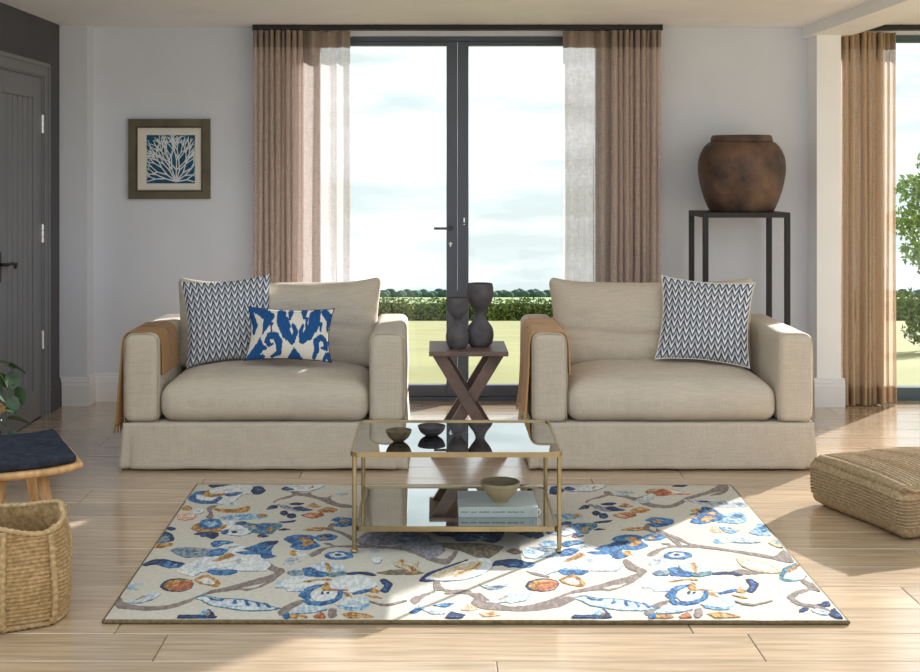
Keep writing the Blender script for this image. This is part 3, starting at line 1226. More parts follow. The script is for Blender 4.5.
# ================================================================== scatter cushions
def chevron_mat():
    m = bpy.data.materials.new('chevron_weave')
    m.use_nodes = True
    t = m.node_tree
    b = t.nodes['Principled BSDF']
    b.inputs['Roughness'].default_value = 0.9
    b.inputs['Specular IOR Level'].default_value = 0.1
    uv = t.nodes.new('ShaderNodeTexCoord')
    sp = t.nodes.new('ShaderNodeSeparateXYZ')
    t.links.new(uv.outputs['UV'], sp.inputs[0])

    def M(op, a, b_=None, c=None):
        n = t.nodes.new('ShaderNodeMath')
        n.operation = op
        for i, x in enumerate((a, b_, c)):
            if x is None:
                continue
            if isinstance(x, (int, float)):
                n.inputs[i].default_value = x
            else:
                t.links.new(x, n.inputs[i])
        return n.outputs[0]
    nzn = t.nodes.new('ShaderNodeTexNoise')
    nzn.inputs['Scale'].default_value = 90
    t.links.new(uv.outputs['UV'], nzn.inputs['Vector'])
    jit = M('MULTIPLY', M('SUBTRACT', nzn.outputs['Fac'], 0.5), 0.20)
    u = M('MULTIPLY', sp.outputs[0], 13.5)
    tri = M('ABSOLUTE', M('SUBTRACT', M('FRACT', u), 0.5))          # 0 .. 0.5
    vv = M('ADD', M('ADD', M('MULTIPLY', sp.outputs[1], 11.0), M('MULTIPLY', tri, 2.1)), jit)
    fr_ = M('FRACT', vv)
    # distance to the zigzag line
    line = M('ABSOLUTE', M('SUBTRACT', fr_, 0.5))
    r = t.nodes.new('ShaderNodeValToRGB')
    r.color_ramp.elements[0].position = 0.14
    r.color_ramp.elements[0].color = lin((226, 227, 228))
    r.color_ramp.elements[1].position = 0.42
    r.color_ramp.elements[1].color = lin((58, 66, 86))
    e = r.color_ramp.elements.new(0.27)
    e.color = lin((150, 156, 168))
    t.links.new(line, r.inputs['Fac'])
    # drops: darkest inside each peak
    r2 = t.nodes.new('ShaderNodeValToRGB')
    r2.color_ramp.elements[0].position = 0.05
    r2.color_ramp.elements[0].color = (0.55, 0.55, 0.6, 1)
    r2.color_ramp.elements[1].position = 0.34
    r2.color_ramp.elements[1].color = (1.1, 1.1, 1.1, 1)
    t.links.new(tri, r2.inputs['Fac'])
    mxn = t.nodes.new('ShaderNodeMix')
    mxn.data_type = 'RGBA'
    mxn.blend_type = 'MULTIPLY'
    mxn.inputs[0].default_value = 1
    t.links.new(r.outputs['Color'], mxn.inputs[6])
    t.links.new(r2.outputs['Color'], mxn.inputs[7])
    t.links.new(mxn.outputs[2], b.inputs['Base Color'])
    bp = t.nodes.new('ShaderNodeBump')
    bp.inputs['Strength'].default_value = 0.3
    bp.inputs['Distance'].default_value = 0.002
    t.links.new(nzn.outputs['Fac'], bp.inputs['Height'])
    t.links.new(bp.outputs['Normal'], b.inputs['Normal'])
    return m


chev_m = chevron_mat()
back_m = linen('cushion_back_white', (224, 222, 216), 0.06)


def pillow_shape(w, h, th, nu, nv, side, seed, ear=0.05, pinch=0.085):
    """one face of a stuffed cushion in its own x-z plane (y is thickness)"""
    V_, F_, UV_ = [], [], []
    for j in range(nv + 1):
        for i in range(nu + 1):
            a, c = -1 + 2 * i / nu, -1 + 2 * j / nv
            x = a * w / 2 * (1 - pinch * (1 - abs(c) ** 1.6) + ear * 0.5 * abs(c) ** 8)
            z = c * h / 2 * (1 - pinch * (1 - abs(a) ** 1.6) + ear * 0.5 * abs(a) ** 8)
            full = max(0, (1 - abs(a) ** 2.4)) ** 0.62 * max(0, (1 - abs(c) ** 2.4)) ** 0.62
            y = side * th / 2 * full
            y += 0.010 * full * (nz3((x, side, z), 6, seed) + 0.5 * nz3((x, side, z), 14, seed + 3))
            V_.append((x, y, z))
            UV_.append((i / nu, j / nv))
    for j in range(nv):
        for i in range(nu):
            q = j * (nu + 1) + i
            r_ = (q, q + 1, q + nu + 2, q + nu + 1)
            F_.append(r_ if side < 0 else r_[::-1])
    return V_, F_, UV_


def cushion(loc, w, h, th, rot, front_m, rear_m, label, seed, fcol=None, edge=None, nu=44, nv=44):
    t = empty('scatter_cushion', loc)
    t.rotation_euler = rot
    V_, F_, UV_ = pillow_shape(w, h, th, nu, nv, -1, seed)
    up = Vector((0, 0, h / 2))
    o = mesh_obj('front_panel', [Vector(v) + up for v in V_], F_, front_m, t, True, uv=UV_)
    if fcol:
        at = o.data.color_attributes.new('print', 'FLOAT_COLOR', 'POINT')
        for i, u in enumerate(UV_):
            at.data[i].color = fcol(*u)
    V2, F2, U2 = pillow_shape(w, h, th * 0.9, 24, 24, 1, seed + 1)
    mesh_obj('back_panel', [Vector(v) + up for v in V2], F2, rear_m, t, True)
    if edge:
        ring = []
        n = nu + 1
        ring += [V_[i] for i in range(n)]
        ring += [V_[j * n + nu] for j in range(1, nv + 1)]
        ring += [V_[nv * n + i] for i in range(nu - 1, -1, -1)]
        ring += [V_[j * n] for j in range(nv - 1, 0, -1)]
        G().tube([Vector(p) + up for p in ring], 0.0035, 6, closed=True).build('piping', edge, t, True)
    tag(t, label, 'cushion')
    return t


sx, sy = sofaL.location.x, sofaL.location.y
# ikat: blue figures with feathered edges on cream, drawn on the cloth
IK = [  # feathered strokes on the cloth: (x0, y0, x1, y1, half width at each end), in units of 1/480 of the width
    (10, 300, 60, 300, 20, 46), (60, 300, 118, 258, 42, 40), (118, 258, 100, 195, 40, 22), (100, 195, 82, 140, 22, 4),
    (6, 280, 30, 200, 22, 22), (30, 200, 22, 150, 22, 10),
    (15, 0, 70, 60, 22, 40), (70, 60, 108, 60, 40, 16), (70, 80, 70, 120, 26, 5), (40, 20, 100, 10, 26, 14),
    (135, 210, 135, 206, 15, 13), (135, 206, 140, 150, 7, 6),
    (116, 105, 130, 135, 20, 24), (130, 135, 165, 135, 24, 26), (165, 135, 192, 95, 26, 26), (192, 95, 192, 25, 26, 16),
    (116, 105, 132, 78, 20, 16), (132, 78, 152, 84, 15, 10), (192, 30, 150, 8, 16, 10),
    (192, 285, 200, 220, 30, 38), (200, 220, 235, 140, 38, 34), (235, 140, 268, 100, 32, 22), (268, 100, 288, 160, 20, 18), (288, 160, 268, 205, 18, 14),
    (245, 295, 245, 240, 20, 8), (225, 250, 250, 190, 12, 6),
    (385, 285, 392, 210, 36, 40), (392, 210, 360, 140, 40, 36), (360, 140, 326, 104, 32, 20), (326, 104, 318, 165, 18, 16), (318, 165, 326, 205, 16, 10),
    (318, 298, 330, 250, 22, 10), (345, 250, 348, 190, 12, 6),
    (262, 0, 280, 60, 26, 4), (300, 0, 282, 58, 26, 4),
    (412, 60, 410, 115, 18, 20), (410, 115, 440, 138, 20, 20), (440, 138, 466, 110, 20, 18), (466, 110, 462, 72, 18, 14), (462, 72, 440, 74, 13, 9),
    (412, 60, 385, 12, 18, 12), (470, 40, 480, 0, 18, 24), (462, 40, 440, 5, 10, 10),
    (430, 295, 470, 255, 20, 26), (430, 225, 436, 170, 11, 5), (470, 230, 474, 170, 12, 4)]


def ikat(u, v):
    """cream or blue at cloth coordinates"""
    x, y = u * 480, v * 310
    y += 9 * noise.noise(Vector((x * 0.16, y * 0.015, 0)))
    x += 3 * noise.noise(Vector((x * 0.05, y * 0.05, 4)))
    blue = False
    for x0, y0, x1, y1, w0, w1 in IK:
        dx, dy = x1 - x0, y1 - y0
        t_ = max(0, min(1, ((x - x0) * dx + (y - y0) * dy) / (dx * dx + dy * dy)))
        if math.hypot(x - x0 - dx * t_, y - y0 - dy * t_) < (w0 + (w1 - w0) * t_) * 0.84:
            blue = True
            break
    if blue:
        k = 1 + 0.22 * noise.noise(Vector((u * 60, v * 14, 7)))
        c = lin((38, 84, 140))
        return (c[0] * k, c[1] * k, c[2] * k, 1)
    return lin((224, 219, 208))


ik = bpy.data.materials.new('ikat_print')
ik.use_nodes = True
t = ik.node_tree
b = t.nodes['Principled BSDF']
b.inputs['Roughness'].default_value = 0.9
b.inputs['Specular IOR Level'].default_value = 0.1
an = t.nodes.new('ShaderNodeAttribute')
an.attribute_name = 'print'
t.links.new(an.outputs['Color'], b.inputs['Base Color'])

pc = PT(232, 362, 7.06)
cushion((pc.x, pc.y, 0.505), 0.505, 0.485, 0.15, (math.radians(-14), math.radians(-4.5), math.radians(8)), chev_m, back_m,
        'square navy zigzag cushion on the left loveseat behind the blue ikat cushion', 2.0)
pc = PT(288, 357, 6.86)
cushion((pc.x, pc.y, 0.545), 0.475, 0.292, 0.13, (math.radians(-16), math.radians(1.0), math.radians(-3)), ik,
        linen('ikat_back', (70, 100, 150), 0.1), 'rectangular blue and cream ikat cushion', 3.0, fcol=ikat, edge=linen('ikat_edge', (52, 60, 84), 0.1), nu=220, nv=140)
pc = PT(702, 362, 7.0)
cushion((pc.x, pc.y, 0.512), 0.515, 0.475, 0.15, (math.radians(-15), math.radians(3.5), math.radians(-14)), chev_m, back_m,
        'square navy zigzag cushion alone on the right loveseat', 4.0, edge=back_m)


# ================================================================== throws
def throw(sofa, side_x, y0, y1, z_out, z_in, mat, fringe_m, label, seed):
    """blanket folded over an arm: side_x = arm centre in sofa space (outside is towards -x)"""
    t = empty('throw_blanket', (sofa.location.x + side_x, sofa.location.y + (y0 + y1) / 2, ATOP))
    hw_ = AWD / 2 + 0.012
    path = [(-hw_ - 0.022, z_out), (-hw_ - 0.014, z_out + 0.12), (-hw_ - 0.006, 0.52), (-hw_ - 0.002, 0.66), (-hw_ + 0.012, ATOP - 0.008),
            (-hw_ + 0.042, ATOP + 0.012), (0, ATOP + 0.014), (hw_ - 0.042, ATOP + 0.012), (hw_ - 0.010, ATOP - 0.010), (hw_ + 0.003, ATOP - 0.07), (hw_ + 0.006, z_in + 0.08), (hw_ + 0.008, z_in)]
    P = spline([(a, 0, b_) for a, b_ in path], 8)
    npn = len(P)
    g = G()

    def f(u, v):
        p = P[min(npn - 1, int(round(u * (npn - 1))))]
        out = max(0, 0.66 - p.z) if p.x < 0 else 0
        yy = y0 + (y1 - y0) * v
        yy += 0.02 * math.sin(u * 5 + seed) * (1 if v > 0.5 else -0.3) + out * (0.18 * (v - 0.4))
        bul = 0.010 * out * 2 * math.sin(v * 16 + seed) + 0.004 * (1 + noise.noise(Vector((u * 6, v * 9, seed))))
        x = p.x - (bul if p.x < 0 else -0.002)
        return (sofa.location.x + side_x + x, sofa.location.y + yy, p.z + 0.004 * noise.noise(Vector((u * 9, v * 7, seed))) * (1 if abs(p.x) < 0.05 else 0.2))
    g.grid(npn - 1, 36, f)
    o = attach(g.build('blanket', mat, None, True), t)
    sm = o.modifiers.new('thickness', 'SOLIDIFY')
    sm.thickness = 0.009
    sm.offset = 1.0 if False else -1.0
    g = G()
    rng = random.Random(int(seed * 10))
    for k in range(70):
        v = k / 69
        p = Vector(f(0, v))
        q = p + Vector((rng.uniform(-0.008, 0.004), rng.uniform(-0.008, 0.008), -rng.uniform(0.035, 0.055)))
        g.tube([p + Vector((0, 0, 0.004)), (p + q) / 2 + Vector((rng.uniform(-.003, .003), 0, 0)), q], [0.0022, 0.002, 0.0012], 4)
    attach(g.build('fringe', fringe_m, None, True), t)
    tag(t, label, 'throw')


tan_m = linen('tan_wool', (160, 120, 74), 0.12)
tan2_m = linen('camel_wool', (190, 148, 104), 0.12)
throw(sofaL, -(SW / 2 - AWD / 2), -0.435, -0.02, 0.235, 0.50, tan_m, mk('tan_fringe', (170, 136, 84), rough=0.95),
      'golden brown throw folded over the arm of the left loveseat', 1.3)
throw(sofaR, -(SW / 2 - AWD / 2), -0.43, 0.18, 0.27, 0.50, tan2_m, mk('camel_fringe', (206, 178, 134), rough=0.95),
      'camel throw folded over the arm of the right loveseat next to the side table', 2.1)

# ================================================================== X-leg side table with two vases
wood_m = mk('dark_walnut', (112, 92, 84), rough=0.5, var=0.12, vscale=5, stretch=(2, 8, 2), bump=0.15, bscale=40, spec=0.4)
TF, TB = 6.865, 7.30
TZ = 0.594
st = empty('side_table', ((469 - VX) * 6.9 / FP, (TF + TB) / 2, 0))
tx0, tx1 = (429 - VX) * TF / FP, (508.5 - VX) * TF / FP
attach(G().box(tx0, tx1, TF, TB, TZ - 0.027, TZ, 0.004).build('table_top', wood_m), st)
tcx = (tx0 + tx1) / 2
for yy, hwid, hfoot in ((TF + 0.05, 0.165, 0.180), (TB - 0.06, 0.165, 0.180)):
    for s, off in ((1, 0.0), (-1, 0.031)):
        a = Vector((tcx - s * hwid, yy + off, TZ - 0.028))
        b_ = Vector((tcx + s * hfoot, yy + off, 0.0))
        d = (b_ - a).normalized()
        w = 0.062
        # leg as a slanted board with level ends
        hxw = w / 2 / abs(d.z)
        vs_ = []
        for y_ in (yy + off - 0.015, yy + off + 0.0155):
            vs_ += [(a.x - hxw, y_, a.z), (a.x + hxw, y_, a.z), (b_.x + hxw, y_, b_.z), (b_.x - hxw, y_, b_.z)]
        g = G().add(vs_, [(3, 2, 1, 0), (4, 5, 6, 7), (0, 1, 5, 4), (1, 2, 6, 5), (2, 3, 7, 6), (3, 0, 4, 7)])
        attach(g.build('leg', wood_m), st)
attach(G().box(tcx - 0.02, tcx + 0.02, TF + 0.08, TB - 0.06, 0.255, 0.285, 0.003).build('stretcher', wood_m), st)
tag(st, 'small dark wooden side table with crossed legs between the two loveseats', 'table')

vase_m = mk('charcoal_stoneware', (88, 84, 88), rough=0.75, var=0.10, vscale=18, bump=0.4, bscale=40, spec=0.3)


def vase(u, d, height, prof, label):
    t = G()
    x = (u - VX) * d / FP
    pr2 = [(r, z) for r, z in prof]
    # catmull the profile
    P = spline([(r, 0, z) for r, z in pr2], 5)
    outer = [(max(0.0005, p.x), p.z) for p in P]
    inner = [(max(0.0005, p.x - 0.006), p.z) for p in P[::-1] if p.z > height * 0.56]
    t.lathe(outer + inner, 40, (x, d, TZ))
    o = t.build('hourglass_vase', vase_m, None, True)
    tag(o, label, 'vase', 'charcoal hourglass vases')
    return o


v1 = vase(457.5, 7.00, 0.287, [(0.045, 0), (0.058, 0.02), (0.066, 0.06), (0.060, 0.095), (0.032, 0.135), (0.020, 0.155), (0.028, 0.175), (0.055, 0.21), (0.064, 0.245), (0.064, 0.268), (0.061, 0.287)],
          'smaller of the two charcoal hourglass vases on the side table')
v2 = vase(480, 7.07, 0.36, [(0.052, 0), (0.070, 0.025), (0.078, 0.065), (0.070, 0.11), (0.038, 0.155), (0.027, 0.185), (0.032, 0.205), (0.058, 0.24), (0.072, 0.275), (0.077, 0.31), (0.074, 0.345), (0.070, 0.36)],
          'taller of the two charcoal hourglass vases on the side table')
for o in (v1, v2):
    del o['group']

# ================================================================== tufted floral rug
RT = 0.017
corner = [FL(197, 483.5, RT), FL(731, 484.5, RT), FL(848.5, 620, RT), FL(103.5, 619, RT)]
rug = empty('floral_rug', ((corner[0] + corner[2]) / 2).to_tuple()[:2] + (0.0,))


def pile(name, col, var=0.07):
    return mk('pile_' + name, col, rough=1.0, var=var, vscale=55, spec=0.03, bump=0.6, bscale=260, coords='Object', sheen=0.15, detail=2)


def pile2(name, col, col2):
    m = _pile2(name, col, col2)
    for nd in m.node_tree.nodes:
        if nd.type == 'VALTORGB':
            nd.color_ramp.elements[0].position = 0.42
            nd.color_ramp.elements[1].position = 0.60
    return m


def _pile2(name, col, col2):
    """tufts streaked with a second yarn"""
    return mk('pile_' + name, col, rough=1.0, vscale=34, stretch=(2.2, 0.8, 1), spec=0.03, bump=0.6, bscale=260, col2=col2, sheen=0.15, detail=3)


PC = {
    'bg': pile('ground', (194, 187, 172), 0.035),
    'white': pile2('white', (188, 192, 194), (218, 215, 207)),
    'pale': pile2('pale', (160, 174, 182), (206, 208, 205)),
    'grey': pile2('grey', (148, 154, 158), (190, 192, 190)),
    'lblue': pile2('light_blue', (96, 140, 170), (168, 190, 202)),
    'steel': pile2('steel_blue', (72, 100, 130), (136, 148, 150)),
    'blue': pile2('blue', (26, 66, 116), (66, 122, 166)),
    'navy': pile2('navy', (22, 27, 52), (34, 54, 100)),
    'teal': pile2('teal', (44, 92, 120), (110, 140, 140)),
    'gold': pile2('gold', (134, 88, 36), (192, 150, 84)),
    'rust': pile2('rust', (134, 66, 40), (180, 104, 62)),
    'peach': pile2('peach', (196, 142, 112), (220, 190, 160)),
    'taupe': pile2('taupe', (112, 98, 92), (138, 124, 116)),
    'lilac': pile2('lilac', (120, 116, 128), (156, 152, 158)),
    'olive': pile2('olive', (92, 82, 62), (132, 116, 90)),
    'tan': pile2('tan', (176, 160, 130), (200, 186, 158)),
}
edge_m = mk('rug_binding', (112, 96, 70), rough=1.0, var=0.15, vscale=60, bump=0.5, bscale=200)

# pile body with softly rounded rim
c = corner
g = G()


def rp_(u, v, z, inset=0.0):
    a = c[0] * (1 - u) + c[1] * u
    b = c[3] * (1 - u) + c[2] * u
    p = a * (1 - v) + b * v
    return Vector((p.x, p.y, z))


NU, NV = 60, 44
g.grid(NU, NV, lambda u, v: rp_(u, v, RT - (0.003 if (u in (0, 1) or v in (0, 1)) else 0) + 0.0012 * noise.noise(Vector((u * 14, v * 10, 2)))), flip=True)
attach(g.build('pile', PC['bg'], None, True), rug)
g = G()
lo = [Vector((p.x, p.y, 0.001)) for p in c]
ctr = (c[0] + c[2]) / 2
for i in range(4):
    a, b = c[i], c[(i + 1) % 4]
    n = Vector(((b - a).y, -(b - a).x, 0)).normalized()
    if n.dot(a - ctr) < 0:
        n = -n
    N = 24
    prof = [(-0.002, 0.001), (0.004, 0.002), (0.006, 0.008), (0.003, 0.0145), (-0.004, 0.0145)]
    vs_ = []
    for k in range(N + 1):
        p = a + (b - a) * (k / N)
        for o_n, zz in prof:
            vs_.append((p.x + n.x * o_n, p.y + n.y * o_n, zz))
    m_ = len(prof)
    fs_ = [(k * m_ + q, k * m_ + q + 1, (k + 1) * m_ + q + 1, (k + 1) * m_ + q) for k in range(N) for q in range(m_ - 1)]
    g.add(vs_, fs_)
attach(g.build('binding', edge_m, None, True), rug)

WIN = {1: (130, 480, 7.077), 2: (240, 480, 7.077), 3: (550, 480, 7.077), 4: (670, 480, 7.077), 5: (100, 550, 7.077),
       6: (220, 550, 7.077), 7: (340, 520, 6.108), 8: (460, 520, 6.108), 9: (560, 550, 5.75), 10: (700, 540, 5.75)}
layer = [0]


def inside(x, y):
    y = max(485.0, min(618.0, y))
    xl = 197 - 0.686 * (y - 483) + 1.5
    xr = 731 + 0.854 * (y - 485) - 1.5
    return max(xl, min(xr, x)), y


def ell(cx, cy, rx, ry, n=12):
    return [(cx + rx * math.cos(2 * PI * k / n), cy + ry * math.sin(2 * PI * k / n)) for k in range(n)]


STREAK = {'white': ['pale', 'grey', 'lblue', 'tan'], 'pale': ['white', 'steel', 'grey', 'lblue'], 'blue': ['lblue', 'navy', 'lblue', 'teal'], 'navy': ['blue', 'blue'],
          'gold': ['rust', 'tan', 'olive'], 'rust': ['gold', 'peach'], 'lblue': ['pale', 'blue', 'white'], 'steel': ['grey', 'navy', 'gold', 'lblue'], 'teal': ['lblue', 'navy', 'gold'],
          'grey': ['pale', 'steel'], 'tan': ['white', 'gold'], 'lilac': ['grey', 'steel'], 'olive': ['gold', 'taupe'], 'peach': ['white', 'rust']}


def inpoly(p, poly):
    c_ = False
    for i in range(len(poly)):
        (x1, y1), (x2, y2) = poly[i - 1], poly[i]
        if (y1 > p[1]) != (y2 > p[1]) and p[0] < (x2 - x1) * (p[1] - y1) / (y2 - y1) + x1:
            c_ = not c_
    return c_


def motif(name, w, polys, shifts=(0,), up=0.0014):
    """tufted motif: each (yarn, outline) a raised patch of pile; shifts repeat it across the rug"""
    for dx in shifts:
        V_, F_, M_, mats = [], [], [], []
        layer[0] += 1
        kk = 0
        full = []
        for col, pts in polys:
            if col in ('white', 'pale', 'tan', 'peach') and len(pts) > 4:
                full.append(({'white': 'steel', 'pale': 'steel', 'tan': 'olive', 'peach': 'rust'}[col], [(a + 1.5, b + 5.2) for a, b in pts], 0.0008, False))  # darker copy shifted to the near edge: carved shadow painted in yarn colour
            full.append((col, pts, 0.0, False))
            # streaks of other yarn fanning along the petal
            xs_, ys_ = [a for a, b in pts], [b for a, b in pts]
            cx_, cy2 = sum(xs_) / len(pts), sum(ys_) / len(pts)
            wx, wy = max(xs_) - min(xs_), max(ys_) - min(ys_)
            if col in STREAK and wx > 60 and wy > 22 and len(pts) < 20:
                srng = random.Random(int(cx_ * 7 + cy2 * 13 + w))
                # direction from the point nearest a tip to the centre
                tip = max(pts, key=lambda q: (q[0] - cx_) ** 2 + ((q[1] - cy2) * 2.2) ** 2)
                dxx, dyy = cx_ - tip[0], cy2 - tip[1]
                for q in range(5):
                    t0, t1 = srng.uniform(0.15, 0.75), srng.uniform(0.95, 1.5)
                    off = (q - 2) * 0.16 + srng.uniform(-0.05, 0.05)
                    nx_, ny_ = -dyy * 2.0, dxx / 2.2
                    a0 = (tip[0] + dxx * t0 + nx_ * off * 0.4 * t0, tip[1] + dyy * t0 + ny_ * off * 0.4 * t0)
                    a1 = (tip[0] + dxx * t1 + nx_ * off * t1, tip[1] + dyy * t1 + ny_ * off * t1)
                    if not (inpoly(a0, pts) and inpoly(a1, pts)):
                        a1 = ((a0[0] + a1[0]) / 2, (a0[1] + a1[1]) / 2)
                        if not (inpoly(a0, pts) and inpoly(a1, pts)):
                            continue
                    hw2 = srng.uniform(1.6, 3.4)
                    m0 = ((a0[0] + a1[0]) / 2, (a0[1] + a1[1]) / 2)
                    full.append((srng.choice(STREAK[col]), [a0, (m0[0] + 2, m0[1] - hw2), a1, (m0[0] - 2, m0[1] + hw2)], 0.0, True))
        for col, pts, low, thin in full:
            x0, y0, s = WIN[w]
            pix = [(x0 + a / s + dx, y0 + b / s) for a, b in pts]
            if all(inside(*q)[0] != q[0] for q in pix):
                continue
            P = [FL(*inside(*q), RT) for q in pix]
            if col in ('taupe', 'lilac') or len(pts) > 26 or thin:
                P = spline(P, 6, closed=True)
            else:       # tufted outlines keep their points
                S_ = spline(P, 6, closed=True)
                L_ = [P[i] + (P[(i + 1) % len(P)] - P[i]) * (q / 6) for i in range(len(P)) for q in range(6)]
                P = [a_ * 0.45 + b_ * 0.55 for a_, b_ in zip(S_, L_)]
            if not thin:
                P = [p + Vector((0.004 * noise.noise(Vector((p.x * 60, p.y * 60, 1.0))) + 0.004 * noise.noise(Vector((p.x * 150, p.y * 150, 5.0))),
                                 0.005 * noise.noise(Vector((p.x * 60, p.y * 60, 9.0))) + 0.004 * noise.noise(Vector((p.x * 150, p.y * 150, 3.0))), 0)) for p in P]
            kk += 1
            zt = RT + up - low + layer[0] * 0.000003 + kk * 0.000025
            # clean self touching points
            Q = []
            for p in P:
                if not Q or (p - Q[-1]).length > 0.0015:
                    Q.append(p)
            if len(Q) < 4:
                continue
            area = sum(Q[i].x * Q[(i + 1) % len(Q)].y - Q[(i + 1) % len(Q)].x * Q[i].y for i in range(len(Q)))
            if area < 0:
                Q = Q[::-1]
            n = len(Q)
            # rounded shoulder: rim lower than the top
            k = len(V_)
            cen = sum(Q, Vector()) / n
            V_ += [(p.x, p.y, RT - 0.002) for p in Q]
            V_ += [(p.x, p.y, zt - 0.0008) for p in Q]
            inn = []
            for i in range(n):
                d = (Q[(i + 1) % n] - Q[i - 1])
                nn = Vector((-d.y, d.x, 0))
                if nn.length > 1e-6:
                    nn.normalize()
                inn.append(Q[i] + nn * 0.0012)
            V_ += [(p.x, p.y, zt) for p in inn]
            if col not in mats:
                mats.append(col)
            mi = mats.index(col)
            for i in range(n):
                j = (i + 1) % n
                F_.append((k + i, k + j, k + n + j, k + n + i))
                F_.append((k + n + i, k + n + j, k + 2 * n + j, k + 2 * n + i))
                M_ += [mi, mi]
            for tri in tessellate_polygon([[Vector((p.x, p.y, 0)) for p in inn]]):
                A, B, C = (inn[q] for q in tri)
                if (B.x - A.x) * (C.y - A.y) - (B.y - A.y) * (C.x - A.x) < 0:
                    tri = tri[::-1]
                F_.append(tuple(k + 2 * n + q for q in tri))
                M_.append(mi)
        if V_:
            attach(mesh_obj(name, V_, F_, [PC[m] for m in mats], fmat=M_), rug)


# --- vines first, blossoms over them
S15, S13, S12, S7, S6, S4, S1, S3 = 312, 328, 366, 362, 351, 315, 298, 325
motif('vine', 2, [('taupe', [(240, 150), (300, 125), (370, 105), (360, 85), (400, 80), (440, 95), (500, 90), (505, 105), (600, 125), (660, 105), (640, 130), (700, 165), (800, 180), (830, 195), (720, 195), (640, 175), (560, 140), (480, 120), (400, 112), (340, 130), (280, 140), (245, 160)])], (0, S15))
motif('vine', 2, [('taupe', [(610, 350), (640, 310), (690, 310), (660, 345), (740, 375), (860, 430), (900, 470), (860, 465), (800, 415), (720, 385), (650, 360)])], (0, S15 + 4))
motif('vine', 2, [('taupe', [(590, 450), (640, 448), (680, 465), (800, 462), (920, 470), (920, 482), (680, 477), (600, 495), (560, 525), (510, 542), (490, 525), (560, 490), (640, 470)])], (0, 338))
motif('vine', 6, [('taupe', [(290, 75), (330, 72), (390, 115), (460, 145), (430, 180), (380, 220), (300, 260), (200, 290), (130, 285), (20, 298), (-60, 310), (-150, 335), (-250, 385), (-370, 420), (-490, 430), (-610, 425), (-710, 415), (-780, 385), (-770, 350), (-730, 335), (-680, 365), (-610, 390), (-490, 400), (-370, 390), (-270, 365), (-170, 330), (-70, 290), (0, 275), (100, 250), (220, 215), (330, 185), (385, 160), (320, 130)]),
                  ('bg', [(145, 272), (230, 252), (320, 235), (270, 262), (200, 276)])], (0, S7))
motif('vine', 4, [('taupe', [(-60, 185), (0, 175), (60, 155), (120, 120), (250, 85), (350, 30), (405, 30), (410, 70), (370, 100), (280, 110), (380, 75), (300, 92), (200, 120), (120, 150), (40, 190), (-60, 200)])])
motif('vine', 4, [('taupe', [(-90, 345), (0, 385), (60, 405), (150, 450), (290, 470), (480, 500), (620, 520), (760, 548), (760, 565), (600, 540), (400, 505), (200, 478), (100, 445), (0, 402), (-90, 365)])])
motif('vine', 10, [('taupe', [(200, 60), (310, 80), (420, 95), (470, 60), (520, 60), (550, 120), (500, 130), (400, 108), (250, 78)])])
motif('vine', 10, [('taupe', [(500, 325), (560, 290), (620, 280), (570, 230), (590, 220), (640, 250), (690, 245), (735, 295), (640, 290), (560, 320), (550, 340), (600, 365), (680, 375), (760, 410), (700, 405), (640, 388), (560, 375), (520, 350)])])
motif('vine', 10, [('taupe', [(165, 185), (230, 170), (330, 185), (370, 195), (280, 200), (180, 195)])], (0,))
motif('vine', 8, [('taupe', [(-80, 440), (0, 425), (80, 445), (130, 450), (180, 490), (260, 520), (370, 532), (520, 512), (620, 470), (700, 480), (640, 520), (520, 550), (370, 560), (230, 545), (130, 500), (60, 460), (0, 450), (-80, 455)])])
motif('vine', 7, [('taupe', [(435, 480), (500, 455), (570, 430), (572, 375), (600, 370), (640, 420), (720, 430), (794, 430), (794, 455), (680, 445), (600, 432), (520, 470), (470, 510), (440, 505)])])
motif('vine', 7, [('taupe', [(0, 75), (50, 95), (100, 120), (250, 160), (400, 165), (520, 210), (640, 240), (700, 190), (720, 200), (660, 270), (560, 255), (460, 210), (340, 180), (200, 172), (100, 140), (40, 108)])])
motif('vine', 6, [('taupe', [(415, 430), (470, 390), (570, 355), (590, 370), (520, 410), (450, 460), (415, 455)])], (0, S12))
motif('vine', 1, [('taupe', [(540, 265), (560, 235), (540, 205), (570, 185), (620, 178), (600, 195), (580, 215), (590, 250), (580, 272)])], (0, S1))

# --- first flower at the back corner
motif('flower', 1, [('white', [(520, 110), (590, 60), (660, 38), (740, 25), (820, 30), (900, 60), (880, 95), (800, 100), (760, 130), (720, 170), (640, 170), (560, 150), (480, 140), (470, 105)]),
                    ('blue', [(410, 130), (460, 85), (530, 78), (560, 92), (480, 102), (465, 125), (500, 145), (580, 148), (630, 115), (660, 125), (610, 165), (500, 170), (440, 155)]),
                    ('navy', [(550, 35), (580, 15), (640, 25), (720, 30), (640, 50), (580, 55)]),
                    ('gold', [(515, 112), (550, 70), (575, 98), (690, 95), (660, 113), (560, 125)]),
                    ('blue', [(660, 107), (720, 90), (800, 90), (760, 112), (690, 119)]),
                    ('pale', [(640, 170), (720, 150), (800, 165), (720, 185)]),
                    ('navy', [(855, 90), (870, 50), (920, 45), (950, 60), (960, 80), (930, 100), (890, 105)])], (0, S1))
motif('leaf', 1, [('gold', [(585, 195), (640, 205), (720, 205), (800, 195), (840, 183), (855, 200), (830, 225), (740, 235), (650, 230), (600, 215)])], (0, S1))
motif('bud', 1, [('gold', [(365, 200), (400, 180), (440, 195), (430, 215), (380, 215)]),
                 ('peach', [(330, 250), (380, 235), (470, 245), (450, 270), (390, 283), (345, 275)]),
                 ('white', [(440, 220), (480, 203), (525, 215), (500, 235), (450, 240)]),
                 ('white', [(390, 255), (440, 248), (450, 258), (410, 266)])])
